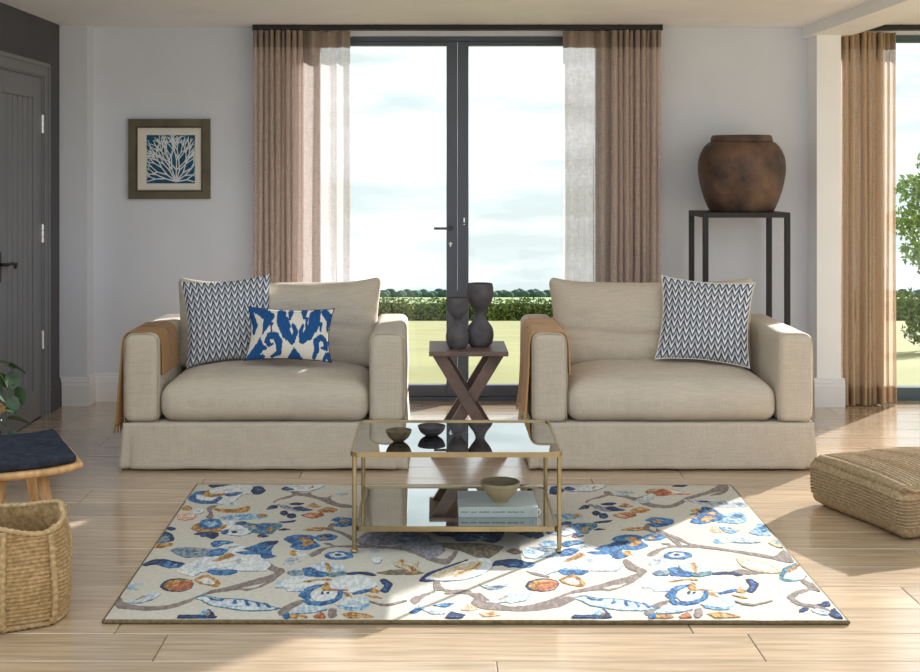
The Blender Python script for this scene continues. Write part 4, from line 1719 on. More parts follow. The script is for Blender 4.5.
motif('flower', 1, [('white', [(640, 300), (720, 290), (800, 330), (860, 370), (780, 395), (690, 385), (640, 350)]),
                    ('gold', [(432, 350), (445, 320), (490, 305), (560, 310), (640, 320), (690, 315), (680, 340), (620, 370), (540, 375), (470, 365)]),
                    ('blue', [(485, 325), (500, 290), (560, 275), (630, 278), (655, 310), (640, 340), (560, 352), (510, 345)]),
                    ('lblue', [(525, 312), (545, 290), (570, 300), (600, 290), (625, 312), (600, 328), (565, 338), (535, 328)]),
                    ('navy', [(450, 385), (500, 370), (620, 375), (625, 400), (580, 418), (545, 405), (500, 402), (490, 390)]),
                    ('navy', [(735, 318), (780, 295), (830, 300), (800, 320)]), ('blue', [(640, 365), (690, 352), (700, 375), (660, 388)]),
                    ('navy', [(710, 365), (745, 362), (765, 375), (730, 380)])], (0, S3))
motif('leaf', 1, [('lblue', [(630, 265), (740, 245), (880, 240), (980, 250), (960, 272), (800, 285), (660, 280)]), ('gold', [(890, 252), (940, 240), (975, 250), (930, 270)])], (0, S4))
motif('flower', 2, [('teal', [(25, 385), (60, 345), (0, 330), (-60, 300), (40, 300), (110, 312), (180, 305), (290, 308), (300, 330), (250, 360), (230, 382), (150, 382), (80, 372)]),
                    ('blue', [(105, 325), (170, 312), (230, 325), (180, 357), (130, 348)]), ('gold', [(190, 342), (245, 330), (215, 372), (190, 362)]),
                    ('navy', [(270, 300), (330, 292), (400, 285), (380, 300), (310, 305)]), ('navy', [(270, 355), (310, 342), (355, 350), (310, 357)]),
                    ('navy', [(120, 397), (150, 382), (205, 395), (170, 407)]), ('rust', [(120, 402), (145, 398), (150, 408)])], (0, S4))
motif('shell', 1, [('gold', [(165, 475), (190, 450), (300, 448), (298, 465), (230, 482)]),
                   ('navy', [(205, 432), (230, 380), (255, 365), (300, 385), (315, 425), (270, 442)]),
                   ('steel', [(190, 445), (210, 420), (240, 392), (275, 405), (285, 435), (230, 448)]),
                   ('navy', [(252, 347), (280, 330), (328, 345), (300, 358)])])
# --- big blue flower
motif('flower', 1, [('white', [(560, 520), (640, 470), (760, 455), (850, 490), (920, 540), (1000, 600), (960, 640), (860, 645), (740, 640), (600, 630), (520, 650), (370, 660), (440, 600)]),
                    ('steel', [(285, 495), (340, 480), (440, 478), (570, 490), (640, 510), (600, 545), (470, 548), (390, 552), (320, 525)]),
                    ('blue', [(570, 452), (600, 432), (680, 430), (735, 442), (690, 456), (640, 456), (620, 476), (585, 472)]),
                    ('blue', [(560, 502), (640, 482), (700, 500), (640, 540), (560, 540)]),
                    ('grey', [(660, 480), (720, 470), (790, 460), (760, 480), (690, 496)]),
                    ('blue', [(740, 512), (850, 505), (800, 490), (900, 455), (960, 435), (1050, 435), (1020, 465), (1000, 500), (1005, 530), (1040, 540), (980, 560), (930, 555), (920, 530), (800, 530)]),
                    ('navy', [(900, 470), (970, 436), (1052, 434), (1020, 462), (960, 470)]),
                    ('gold', [(580, 578), (640, 545), (700, 515), (745, 535), (690, 560), (620, 580)]),
                    ], (0, S6))
motif('petal', 5, [('navy', [(290, 100), (370, 70), (460, 65), (520, 80), (600, 95), (560, 120), (500, 130), (440, 120), (400, 105), (320, 112)]),
                   ('blue', [(440, 112), (480, 80), (540, 100), (600, 95), (560, 125), (470, 128)])], (0, S6))
motif('petal', 5, [('white', [(540, 150), (620, 95), (740, 60), (760, 100), (720, 150), (660, 185), (600, 175)]), ('pale', [(640, 145), (690, 90), (722, 95), (665, 158)])], (0, S6))
motif('petal', 5, [('blue', [(735, 115), (765, 92), (790, 105), (800, 125), (860, 130), (865, 98), (920, 100), (975, 125), (970, 158), (920, 178), (810, 178), (760, 155)]),
                   ('white', [(790, 105), (830, 88), (868, 100), (862, 130), (812, 128)])], (0, S6))
motif('petal', 6, [('white', [(10, 85), (60, 50), (180, 45), (280, 65), (310, 90), (270, 115), (160, 125), (70, 115)]), ('grey', [(85, 78), (130, 60), (145, 72), (195, 75), (130, 92)])], (0, S6))
# --- spiral berry and bud
motif('berry', 5, [('navy', [(425, 260), (450, 225), (500, 207), (580, 202), (650, 218), (664, 245), (632, 282), (560, 296), (490, 292), (450, 282)]),
                   ('gold', [(445, 258), (465, 230), (510, 215), (580, 211), (645, 222), (660, 245), (630, 280), (560, 293), (495, 288), (462, 276)]),
                   ('rust', [(495, 255), (535, 235), (600, 222), (655, 230), (655, 250), (615, 280), (540, 291), (500, 285), (490, 270)]),
                   ('gold', [(500, 252), (545, 245), (600, 240), (560, 252), (515, 262)])], (0, 365))
motif('bud', 5, [('gold', [(665, 210), (720, 185), (770, 175), (820, 205), (855, 240), (830, 265), (740, 250), (690, 235)]), ('white', [(695, 213), (760, 198), (800, 218), (818, 243), (760, 245), (720, 232)])], (0, 365))
motif('leaf', 5, [('pale', [(180, 250), (230, 235), (335, 240), (280, 252)]), ('lblue', [(180, 265), (230, 262), (268, 282), (228, 282)])], (0, 362))
motif('leaf', 5, [('pale', [(165, 370), (240, 345), (320, 315), (430, 305), (390, 340), (300, 370), (240, 375)]), ('gold', [(250, 352), (310, 325), (330, 330), (270, 358)])], (0, 362))
# --- feather leaf
motif('feather', 6, [('teal', [(-192, 342), (-110, 322), (0, 342), (60, 342), (160, 348), (280, 372), (380, 402), (436, 415), (330, 433), (160, 433), (0, 408), (-60, 398), (-120, 367)]),
                     ('pale', [(-170, 343), (-100, 332), (0, 350), (60, 350), (160, 356), (280, 380), (400, 414), (330, 427), (160, 427), (0, 402), (-60, 392), (-110, 365)]),
                     ('blue', [(-100, 332), (-30, 350), (30, 350), (20, 365), (-60, 360)]), ('blue', [(80, 378), (110, 350), (125, 380), (100, 390)]),
                     ('blue', [(170, 360), (195, 360), (215, 400), (185, 398)]), ('blue', [(250, 372), (275, 375), (290, 408), (268, 408)]), ('blue', [(305, 375), (330, 378), (370, 414), (340, 414)])], (0, 379))
# --- bottom edge fragments
motif('flower', 5, [('navy', [(545, 480), (560, 460), (640, 460), (700, 458), (740, 425), (770, 420), (800, 440), (820, 470), (815, 484), (650, 484)]), ('lblue', [(695, 456), (745, 420), (782, 440), (740, 465)]), ('gold', [(740, 462), (770, 440), (785, 448), (760, 470)])], (0, 395))
motif('leaf', 6, [('blue', [(440, 462), (480, 440), (500, 460), (490, 482), (450, 482)]), ('gold', [(497, 458), (600, 460), (620, 478), (500, 482)]), ('rust', [(660, 468), (720, 440), (750, 478), (680, 482)]), ('taupe', [(770, 420), (820, 420), (820, 470), (770, 475)]), ('gold', [(860, 455), (940, 440), (1040, 455), (1090, 475), (920, 480)])], (0, S12))
# --- great white flower at the front
motif('flower', 6, [('pale', [(390, 265), (400, 220), (500, 195), (600, 190), (720, 195), (750, 235), (700, 262), (640, 285), (560, 292), (480, 292), (460, 268)]),
                    ('white', [(430, 240), (520, 208), (640, 205), (730, 215), (700, 240), (580, 262), (480, 262)]),
                    ('gold', [(575, 228), (640, 212), (770, 205), (790, 215), (700, 222), (620, 236)]),
                    ('steel', [(470, 160), (530, 143), (600, 153), (580, 180), (500, 182)]),
                    ('blue', [(580, 135), (640, 123), (700, 150), (760, 165), (740, 192), (640, 190), (600, 180)]),
                    ('pale', [(650, 110), (720, 85), (780, 95), (870, 112), (880, 150), (780, 165), (700, 150)]),
                    ('gold', [(742, 95), (775, 98), (788, 160), (760, 162)]),
                    ('teal', [(730, 180), (790, 162), (900, 158), (880, 178), (800, 192)])], (0, S12))
motif('flower', 6, [('white', [(770, 250), (820, 200), (920, 180), (1010, 185), (1090, 215), (1110, 250), (1060, 280), (960, 300), (860, 300), (780, 290)]),
                    ('gold', [(720, 262), (750, 228), (778, 248), (785, 275), (900, 282), (900, 296), (790, 292), (735, 292)]),
                    ('navy', [(880, 168), (960, 155), (1060, 158), (1110, 180), (1080, 186), (1000, 172), (920, 178)]),
                    ('navy', [(1130, 212), (1170, 205), (1225, 245), (1180, 305), (1130, 292), (1160, 255)]),
                    ('blue', [(1150, 215), (1180, 225), (1205, 250), (1175, 292), (1150, 280), (1172, 255)]),
                    ('blue', [(940, 305), (990, 288), (1060, 275), (1075, 292), (1000, 310), (950, 316)]),
                    ('gold', [(1062, 300), (1085, 270), (1130, 292), (1118, 308)]),
                    ('gold', [(870, 305), (905, 308), (950, 352), (925, 358)]),
                    ('gold', [(1030, 320), (1100, 328), (1150, 345), (1090, 342)]),
                    ('pale', [(850, 400), (880, 330), (950, 345), (1030, 330), (1055, 372), (1000, 412), (920, 418)]),
                    ('lblue', [(840, 410), (860, 398), (930, 412), (1000, 405), (1050, 378), (1062, 385), (1005, 424), (920, 428)]),
                    ('taupe', [(1055, 362), (1170, 385), (1300, 360), (1310, 368), (1180, 398), (1080, 380)]),
                    ('blue', [(555, 325), (600, 280), (640, 260), (740, 245), (660, 285), (630, 320), (660, 340), (600, 348)]),
                    ('blue', [(585, 362), (620, 345), (650, 370), (740, 370), (820, 340), (838, 290), (868, 290), (862, 340), (800, 378), (700, 397), (630, 392)]),
                    ('white', [(660, 300), (780, 295), (832, 308), (812, 342), (740, 365), (670, 362), (640, 335)]),
                    ('navy', [(712, 300), (738, 294), (732, 322), (714, 320)]), ('navy', [(748, 306), (788, 296), (762, 320)]),
                    ('pale', [(500, 450), (540, 405), (600, 395), (700, 400), (760, 420), (640, 445)]),
                    ('lblue', [(810, 385), (850, 400), (940, 410), (860, 415)])], (0, S12))
# --- blue flower, daisy, side blossom
motif('flower', 2, [('blue', [(310, 420), (340, 400), (400, 388), (480, 390), (530, 402), (520, 430), (570, 465), (540, 480), (480, 497), (400, 492), (355, 475), (370, 455), (330, 437)]),
                    ('blue', [(528, 408), (560, 388), (640, 383), (692, 400), (660, 425), (600, 430), (545, 428)]),
                    ('gold', [(400, 412), (460, 405), (510, 430), (522, 450), (470, 472), (430, 465), (450, 440)]), ('gold', [(555, 415), (600, 400), (622, 418), (580, 426)])], (0, S13))
motif('daisy', 2, [('blue', [(595, 530), (640, 510), (720, 505), (790, 520), (800, 545), (740, 562), (650, 564), (605, 550)]), ('pale', [(630, 530), (680, 514), (740, 521), (752, 540), (690, 551), (640, 546)]), ('navy', ell(690, 532, 22, 9, 8))], (0, 339))
motif('flower', 2, [('blue', [(640, 285), (690, 265), (760, 268), (840, 280), (850, 305), (790, 325), (720, 334), (670, 322), (690, 300)]), ('gold', [(695, 292), (740, 278), (765, 300), (720, 308)])], (0, S15 + 2))
motif('berry', 2, [('navy', [(185, 208), (220, 180), (265, 180), (260, 200), (210, 208)])], (0, S15))
motif('berry', 2, [('navy', ell(312, 235, 30, 17, 10))], (0, S15))
motif('berry', 2, [('navy', ell(365, 255, 34, 18, 10))], (0, S15))
motif('leaf', 2, [('lilac', [(260, 170), (350, 185), (400, 210), (420, 225), (360, 218), (290, 195)]), ('navy', [(345, 170), (400, 160), (455, 165), (420, 180), (370, 178)]), ('navy', [(370, 197), (430, 188), (520, 214), (440, 221), (390, 211)])], (0, S15))
motif('leaf', 2, [('gold', [(470, 187), (520, 162), (572, 190), (520, 196)])], (0, S15))
motif('leaf', 2, [('rust', [(430, 250), (500, 232), (590, 235), (592, 256), (520, 276), (460, 263)]), ('gold', [(440, 248), (510, 234), (580, 238), (520, 252)])], (0, S15))
motif('leaf', 2, [('gold', [(550, 216), (620, 193), (692, 210), (660, 231), (570, 231)]), ('rust', [(600, 222), (680, 212), (655, 230)])], (0, S15))
motif('leaf', 2, [('gold', [(445, 357), (500, 340), (600, 335), (622, 350), (550, 362)])], (0, S15 + 6))
motif('blossom', 2, [('white', [(290, 65), (350, 38), (450, 34), (600, 34), (560, 60), (480, 80), (400, 80), (330, 75)]), ('navy', [(290, 66), (330, 46), (390, 70), (340, 76)]), ('gold', [(490, 60), (515, 42), (525, 50), (500, 64)])], (0, S15 - 30))
motif('leaf', 2, [('grey', [(640, 115), (700, 95), (765, 92), (760, 105), (690, 112)])], (0, S15))
motif('bud', 2, [('gold', [(348, 515), (370, 500), (402, 505), (402, 532), (370, 537)]), ('white', [(395, 510), (440, 515), (472, 530), (420, 537)])], (0, 334))
motif('leaf', 6, [('grey', [(445, 95), (470, 65), (530, 50), (585, 75), (520, 100), (450, 112)])], (0, S12))
# --- right end of the rug
motif('leaf', 3, [('grey', [(430, 100), (480, 80), (560, 78), (600, 90), (540, 112), (470, 112)])])
motif('leaf', 3, [('grey', [(580, 160), (640, 130), (740, 118), (720, 150), (650, 168)])])
motif('berry', 3, [('gold', [(672, 85), (700, 65), (780, 65), (760, 100), (700, 102)]), ('rust', [(745, 80), (800, 62), (860, 90), (830, 110), (750, 114)])])
motif('leaf', 4, [('peach', [(-40, 85), (0, 60), (70, 75), (145, 98), (60, 100), (-30, 102)]), ('white', [(0, 75), (60, 80), (110, 95), (30, 92)])])
motif('leaf', 4, [('navy', [(15, 42), (60, 34), (120, 38), (100, 48), (30, 48)])])
motif('feather', 4, [('grey', [(80, 140), (180, 138), (300, 150), (420, 148), (540, 160), (570, 185), (450, 197), (300, 190), (160, 162)]), ('navy', [(190, 150), (260, 148), (290, 162), (220, 160)]), ('steel', [(330, 160), (390, 152), (420, 175), (370, 178)]), ('steel', [(450, 165), (500, 160), (530, 180), (480, 185)])])
motif('shell', 4, [('blue', [(140, 302), (165, 270), (190, 230), (230, 190), (300, 200), (380, 250), (420, 262), (330, 290), (220, 316)]), ('gold', [(150, 215), (200, 205), (232, 218), (160, 226)]), ('gold', [(135, 242), (200, 232), (225, 242), (150, 250)]), ('gold', [(140, 270), (190, 260), (200, 272), (150, 276)]), ('gold', [(210, 290), (250, 258), (330, 268), (260, 300)]), ('navy', [(250, 200), (290, 205), (340, 240), (280, 228)]), ('gold', [(250, 235), (300, 225), (340, 248), (280, 250)])])
motif('bird', 4, [('lblue', [(330, 300), (400, 260), (420, 235), (480, 228), (532, 250), (545, 290), (490, 312), (400, 305)]), ('blue', [(440, 248), (480, 240), (525, 258), (480, 272)])])
motif('bud', 4, [('peach', [(280, 350), (320, 325), (365, 370), (310, 374)]), ('lblue', [(350, 332), (420, 338), (500, 350), (440, 382), (380, 366)]), ('tan', [(430, 345), (480, 340), (500, 355), (450, 362)])])
motif('leaf', 4, [('lblue', [(560, 372), (600, 340), (620, 312), (660, 312), (720, 350), (715, 390), (690, 398), (620, 392)]), ('blue', [(620, 340), (670, 330), (720, 360), (660, 372)])])
motif('petal', 4, [('lblue', [(300, 440), (320, 415), (360, 430), (350, 455)]), ('pale', [(340, 430), (420, 400), (440, 440), (370, 450)])])
motif('petal', 4, [('pale', [(405, 420), (420, 395), (520, 410), (640, 438), (560, 446), (440, 440)]), ('steel', [(405, 418), (430, 435), (500, 440), (640, 440), (500, 448), (420, 436)])])
motif('bud', 4, [('tan', [(695, 445), (740, 418), (800, 438), (832, 475), (750, 472)]), ('lblue', [(735, 440), (780, 430), (820, 470), (770, 460)])])
motif('leaf', 10, [('tan', [(208, 108), (280, 112), (400, 138), (472, 182), (420, 193), (330, 183), (240, 152)]), ('pale', [(240, 122), (300, 124), (390, 148), (445, 180), (340, 174), (260, 148)])])
motif('bird', 10, [('pale', [(470, 225), (500, 190), (570, 165), (620, 200), (580, 232)]), ('teal', [(455, 222), (478, 165), (550, 130), (597, 133), (560, 160), (500, 190), (482, 222), (562, 236), (500, 242)]), ('gold', [(497, 178), (570, 140), (602, 150), (520, 192)])])
motif('leaf', 10, [('navy', [(672, 372), (720, 355), (772, 350), (750, 380), (700, 386)])])
motif('leaf', 10, [('navy', [(568, 416), (590, 387), (627, 395), (600, 414)])])
motif('leaf', 10, [('pale', [(640, 395), (700, 400), (770, 425), (700, 430), (650, 412)]), ('navy', [(755, 402), (800, 392), (850, 415), (862, 448), (780, 450), (738, 430)]), ('blue', [(770, 405), (810, 400), (840, 420), (800, 425)])])
# --- middle, under and before the table
motif('petal', 7, [('lilac', [(110, 110), (180, 75), (330, 60), (500, 85), (600, 140), (640, 190), (560, 235), (480, 200), (350, 160), (220, 155), (130, 140)]), ('steel', [(330, 110), (400, 90), (480, 110), (420, 140), (350, 135)])])
motif('petal', 7, [('navy', [(540, 62), (700, 50), (1000, 60), (974, 125), (934, 140), (854, 125), (794, 130), (720, 130), (680, 100), (600, 95)]), ('blue', [(690, 110), (760, 85), (900, 90), (950, 125), (850, 118), (780, 128)])])
motif('leaf', 7, [('olive', [(600, 140), (700, 142), (854, 145), (1004, 165), (914, 235), (834, 230), (740, 190), (640, 170)])])
motif('leaf', 8, [('navy', [(185, 285), (220, 250), (300, 240), (370, 250), (385, 285), (300, 291), (250, 275)]), ('blue', [(280, 262), (350, 255), (375, 278), (310, 284)])])
motif('leaf', 8, [('olive', [(280, 190), (330, 175), (390, 200), (330, 212)])])
motif('paisley', 7, [('white', [(520, 360), (620, 295), (720, 265), (860, 232), (920, 245), (930, 285), (870, 330), (760, 362), (640, 372)]), ('tan', [(545, 345), (620, 300), (720, 274), (830, 252), (880, 262), (840, 310), (740, 342), (620, 356)]), ('gold', [(690, 350), (720, 320), (800, 295), (850, 262), (862, 272), (800, 312), (730, 335), (710, 355)]), ('navy', [(485, 372), (520, 330), (620, 295), (770, 242), (780, 250), (630, 305), (540, 345), (520, 362), (580, 372), (520, 380)])])
motif('leaf', 7, [('olive', [(220, 325), (300, 308), (400, 303), (520, 325), (430, 337), (300, 337)])])
motif('blossom', 7, [('tan', [(325, 255), (370, 238), (420, 260), (480, 250), (470, 290), (490, 312), (440, 322), (380, 292), (340, 282)]), ('gold', [(365, 245), (385, 243), (395, 280), (375, 282)]), ('gold', [(410, 280), (440, 285), (475, 312), (440, 318)])])
motif('bud', 7, [('white', ell(225, 242, 31, 22, 12))])
motif('leaf', 7, [('grey', [(180, 175), (215, 170), (245, 195), (200, 200)])])
motif('leaf', 8, [('steel', [(115, 392), (150, 408), (290, 404), (200, 430), (150, 420)]), ('pale', [(150, 398), (200, 385), (270, 395), (200, 406)])])
motif('leaf', 8, [('pale', [(240, 490), (330, 465), (430, 440), (400, 490), (310, 506)])])
motif('leaf', 8, [('taupe', [(405, 312), (470, 325), (548, 345), (530, 350), (450, 335)])])
motif('leaf', 7, [('blue', [(423, 567), (460, 535), (502, 547), (460, 572)])])
motif('leaf', 7, [('blue', [(570, 525), (640, 508), (702, 510), (650, 536)])])
motif('leaf', 7, [('navy', [(645, 598), (680, 560), (720, 570), (770, 580), (740, 598)])])
motif('leaf', 7, [('pale', [(480, 520), (560, 540), (640, 570), (560, 575), (500, 545)])])
motif('leaf', 8, [('peach', [(5, 548), (50, 510), (115, 542), (60, 556)])])
motif('leaf', 8, [('peach', [(120, 572), (190, 550), (255, 580), (160, 592)]), ('gold', [(150, 575), (190, 565), (220, 582), (170, 588)])])
motif('petal', 8, [('lblue', [(480, 150), (520, 125), (600, 130), (590, 155), (520, 165)]), ('blue', [(360, 80), (440, 78), (480, 95), (430, 110)])])
motif('petal', 8, [('pale', [(380, 180), (420, 170), (520, 200), (470, 235), (390, 225)]), ('lblue', [(390, 195), (430, 180), (470, 205), (420, 215)])])
tag(rug, 'cream tufted rug with large blue, gold and taupe trailing flowers', 'rug')

# ================================================================== coffee table
brass_m = mk('brushed_brass', (172, 150, 112), rough=0.32, var=0.06, vscale=10, metallic=1.0, bump=0.05, bscale=150)
CX0, CX1, CY0, CY1 = -0.342, 0.522, 5.127, 5.775
CTZ, CSZ = 0.428, 0.122
tglass = bpy.data.materials.new('tinted_table_glass')
tglass.use_nodes = True
t = tglass.node_tree
t.nodes.clear()
o_ = t.nodes.new('ShaderNodeOutputMaterial')
mx = t.nodes.new('ShaderNodeMixShader')
tr = t.nodes.new('ShaderNodeBsdfTransparent')
tr.inputs['Color'].default_value = (0.88, 0.92, 0.92, 1)
gl = t.nodes.new('ShaderNodeBsdfGlossy')
gl.inputs['Roughness'].default_value = 0.01
gl.inputs['Color'].default_value = (0.95, 0.97, 0.97, 1)
fr2 = t.nodes.new('ShaderNodeFresnel')
fr2.inputs['IOR'].default_value = 4.2
mul = t.nodes.new('ShaderNodeMath')
mul.operation = 'MULTIPLY'
mul.use_clamp = True
mul.inputs[1].default_value = 1.8
t.links.new(fr2.outputs[0], mul.inputs[0])
t.links.new(mul.outputs[0], mx.inputs[0])
t.links.new(tr.outputs[0], mx.inputs[1])
t.links.new(gl.outputs[0], mx.inputs[2])
t.links.new(mx.outputs[0], o_.inputs['Surface'])
mirror_m = mk('antique_mirror', (186, 192, 190), rough=0.03, var=0.02, vscale=6, metallic=1.0)


def rrect(x0, x1, y0, y1, r, n=6):
    pts = []
    for cx, cy_, a0 in ((x1 - r, y1 - r, 0), (x0 + r, y1 - r, PI / 2), (x0 + r, y0 + r, PI), (x1 - r, y0 + r, 1.5 * PI)):
        for k in range(n + 1):
            a = a0 + PI / 2 * k / n
            pts.append((cx + r * math.cos(a), cy_ + r * math.sin(a)))
    return pts


def band(g, x0, x1, y0, y1, r, th, z0, z1):
    A, B = rrect(x0, x1, y0, y1, r), rrect(x0 + th, x1 - th, y0 + th, y1 - th, max(0.002, r - th))
    n = len(A)
    vs_ = [(p[0], p[1], z) for P_, z in ((A, z0), (A, z1), (B, z1), (B, z0)) for p in P_]
    fs_ = []
    for i in range(n):
        j = (i + 1) % n
        for q in range(4):
            q2 = (q + 1) % 4
            fs_.append((q * n + i, q * n + j, q2 * n + j, q2 * n + i))
    g.add(vs_, fs_)


def plate(g, x0, x1, y0, y1, r, z0, z1):
    A = rrect(x0, x1, y0, y1, r)
    n = len(A)
    vs_ = [(p[0], p[1], z0) for p in A] + [(p[0], p[1], z1) for p in A]
    g.add(vs_, [tuple(range(n))[::-1], tuple(range(n, 2 * n))] + [(i, (i + 1) % n, n + (i + 1) % n, n + i) for i in range(n)])


ct = empty('coffee_table', ((CX0 + CX1) / 2, (CY0 + CY1) / 2, 0.016))
g = G()
band(g, CX0 - 0.010, CX1 + 0.010, CY0 - 0.010, CY1 + 0.010, 0.045, 0.010, CTZ - 0.014, CTZ + 0.006)
top = attach(g.build('top_rim', brass_m, None, auto=40), ct)
g = G()
plate(g, CX0 - 0.001, CX1 + 0.001, CY0 - 0.001, CY1 + 0.001, 0.036, CTZ - 0.008, CTZ)
attach(g.build('glass_top', tglass), ct)
g = G()
band(g, CX0 + 0.012, CX1 - 0.012, CY0 - 0.004, CY1 + 0.004, 0.032, 0.009, CSZ - 0.016, CSZ + 0.004)
attach(g.build('shelf_rim', brass_m, None, auto=40), ct)
g = G()
plate(g, CX0 + 0.020, CX1 - 0.020, CY0 + 0.004, CY1 - 0.004, 0.025, CSZ - 0.008, CSZ)
attach(g.build('mirror_shelf', mirror_m), ct)
for x in (CX0 + 0.008, CX1 - 0.008):
    for y in (CY0 + 0.004, CY1 - 0.004):
        g = G().tube([(x, y, 0.030), (x, y, CTZ - 0.012)], 0.0095, 14)
        lg = attach(g.build('leg', brass_m, None, auto=40), ct)
        g = G().lathe([(0.015, 0.0225), (0.017, 0.026), (0.013, 0.031), (0.0098, 0.033)], 16, (x, y, 0))
        attach(g.build('foot', brass_m, None, True), lg)
tag(ct, 'rectangular brass coffee table with glass top and mirrored lower shelf on the rug', 'coffee table')


def bowl(u, d, z, prof, mat, label, wall=0.004, seg=40):
    x = (u - VX) * d / FP
    P = spline([(r, 0, zz) for r, zz in prof], 5)
    outer = [(max(0.0005, p.x), p.z) for p in P]
    foot = [q for q in outer if q[1] > 0.008]
    inner = [(max(0.0005, r - wall), max(zz, 0.010)) for r, zz in foot[::-1]] + [(0.0006, 0.010)]
    g = G().lathe(outer + inner, seg, (x, d, z))
    o = g.build('bowl', mat, None, True)
    tag(o, label, 'bowl')
    return o


bowl(398.7, 5.355, CTZ, [(0.020, 0), (0.026, 0.004), (0.042, 0.018), (0.052, 0.034), (0.0565, 0.050)],
     mk('bronze_glaze', (96, 82, 58), rough=0.45, var=0.2, vscale=25, bump=0.15, bscale=60),
     'small bronze glazed bowl on the coffee table top')
bowl(431.6, 5.47, CTZ, [(0.024, 0), (0.032, 0.004), (0.048, 0.016), (0.058, 0.032), (0.0615, 0.045)],
     mk('plum_glaze', (66, 56, 60), rough=0.5, var=0.12, vscale=25),
     'small dark plum bowl on the coffee table top')

# book on the mirrored shelf
cover_m = mk('book_cover', (188, 198, 194), rough=0.45, var=0.03, vscale=8, spec=0.45)
page_m = mk('book_pages', (232, 228, 216), rough=0.9, var=0.05, vscale=3, stretch=(1, 1, 400))
ink_m = mk('book_ink', (84, 98, 100), rough=0.7)
bx0, bx1, by0, by1 = 0.100, 0.438, 5.275, 5.545
bz0, bz1 = CSZ, CSZ + 0.044
bk = empty('book', ((bx0 + bx1) / 2, (by0 + by1) / 2, bz0))
g = G()
g.box(bx0, bx1, by0 + 0.002, by1, bz0, bz0 + 0.003)
g.box(bx0, bx1, by0 + 0.002, by1, bz1 - 0.003, bz1)
g.box(bx0, bx1, by0, by0 + 0.004, bz0, bz1, 0.001)
cv = attach(g.build('cover', cover_m), bk)
attach(G().box(bx0 + 0.004, bx1 - 0.004, by0 + 0.006, by1 - 0.005, bz0 + 0.003, bz1 - 0.003).build('pages', page_m), bk)
# blurred line of title lettering along the spine, unreadable in the photograph
g = G()
rng = random.Random(8)
x = bx0 + 0.012
for word in (6, 5, 9, 11, 9, 3):
    for k in range(word):
        hgt = rng.choice((0.0045, 0.006, 0.0055))
        g.box(x, x + 0.0032, by0 - 0.0004, by0 + 0.0005, (bz0 + bz1) / 2 - 0.002, (bz0 + bz1) / 2 - 0.002 + hgt)
        x += 0.0052
    x += 0.009
g.box(bx1 - 0.034, bx1 - 0.033, by0 - 0.0004, by0 + 0.0005, bz0 + 0.012, bz1 - 0.012)
g.box(bx1 - 0.024, bx1 - 0.023, by0 - 0.0004, by0 + 0.0005, bz0 + 0.012, bz1 - 0.012)
attach(g.build('spine_lettering', ink_m), cv)
rb = G().tube(spline([(bx1 - 0.006, by0 + 0.014, bz1 - 0.010), (bx1 + 0.006, by0 + 0.010, bz1 - 0.014), (bx1 + 0.011, by0 + 0.008, bz0 + 0.022), (bx1 + 0.004, by0 + 0.009, bz0 + 0.008), (bx1 - 0.006, by0 + 0.012, bz0 + 0.004)], 6), 0.0016, 6)
attach(rb.build('ribbon', mk('white_ribbon', (232, 232, 228), rough=0.8), None, True), bk)
tag(bk, 'thick pale grey green book lying on the mirrored shelf of the coffee table', 'book')
bowl(500.5, 5.36, bz1, [(0.030, 0), (0.031, 0.006), (0.036, 0.012), (0.058, 0.034), (0.074, 0.058), (0.079, 0.072), (0.084, 0.074), (0.0845, 0.086), (0.083, 0.089)],
     mk('sand_stoneware', (158, 144, 114), rough=0.7, var=0.06, vscale=14, bump=0.1, bscale=60), 'sand coloured stoneware bowl standing on the book', 0.007)

# ================================================================== jar on a tall steel stand
JF, JB = 8.0, 8.47
JT = 1.325
js = empty('display_stand', ((747 - VX) * 8.0 / FP, (JF + JB) / 2, 0))
jx0, jx1 = (703.5 - VX) * JF / FP, (790.5 - VX) * JF / FP
s = 0.033
for x in (jx0, jx1 - s):
    for y in (JF, JB - s):
        attach(G().box(x, x + s, y, y + s, 0, JT - s, 0.0015).build('leg', black_m), js)
for nm, a in (('rail', (jx0, jx1, JF, JF + s)), ('rail', (jx0, jx1, JB - s, JB)), ('rail', (jx0, jx0 + s, JF + s, JB - s)), ('rail', (jx1 - s, jx1, JF + s, JB - s))):
    attach(G().box(a[0], a[1], a[2], a[3], JT - s, JT - 0.002, 0.0015).build(nm, black_m), js)
attach(G().box(jx0 + 0.002, jx1 - 0.002, JF + 0.002, JB - 0.002, JT - 0.006, JT).build('top_plate', black_m), js)
for a in ((jx0 + s, jx1 - s, JF + 0.004, JF + s - 0.004), (jx0 + s, jx1 - s, JB - s + 0.004, JB - 0.004)):
    attach(G().box(a[0], a[1], a[2], a[3], 0.05, 0.05 + s * 0.8).build('stretcher', black_m), js)
tag(js, 'tall black steel frame stand behind the right loveseat holding the jar', 'stand')

jm = bpy.data.materials.new('old_terracotta')
jm.use_nodes = True
t = jm.node_tree
b = t.nodes['Principled BSDF']
b.inputs['Roughness'].default_value = 0.5
b.inputs['Specular IOR Level'].default_value = 0.35
tcn = t.nodes.new('ShaderNodeTexCoord')
n1 = t.nodes.new('ShaderNodeTexNoise')
n1.inputs['Scale'].default_value = 5
n1.inputs['Detail'].default_value = 6
n1.inputs['Roughness'].default_value = 0.6
t.links.new(tcn.outputs['Object'], n1.inputs['Vector'])
r1 = t.nodes.new('ShaderNodeValToRGB')
r1.color_ramp.elements[0].position = 0.35
r1.color_ramp.elements[0].color = lin((52, 42, 38))
r1.color_ramp.elements[1].position = 0.68
r1.color_ramp.elements[1].color = lin((116, 88, 70))
e = r1.color_ramp.elements.new(0.5)
e.color = lin((86, 66, 56))
t.links.new(n1.outputs['Fac'], r1.inputs['Fac'])
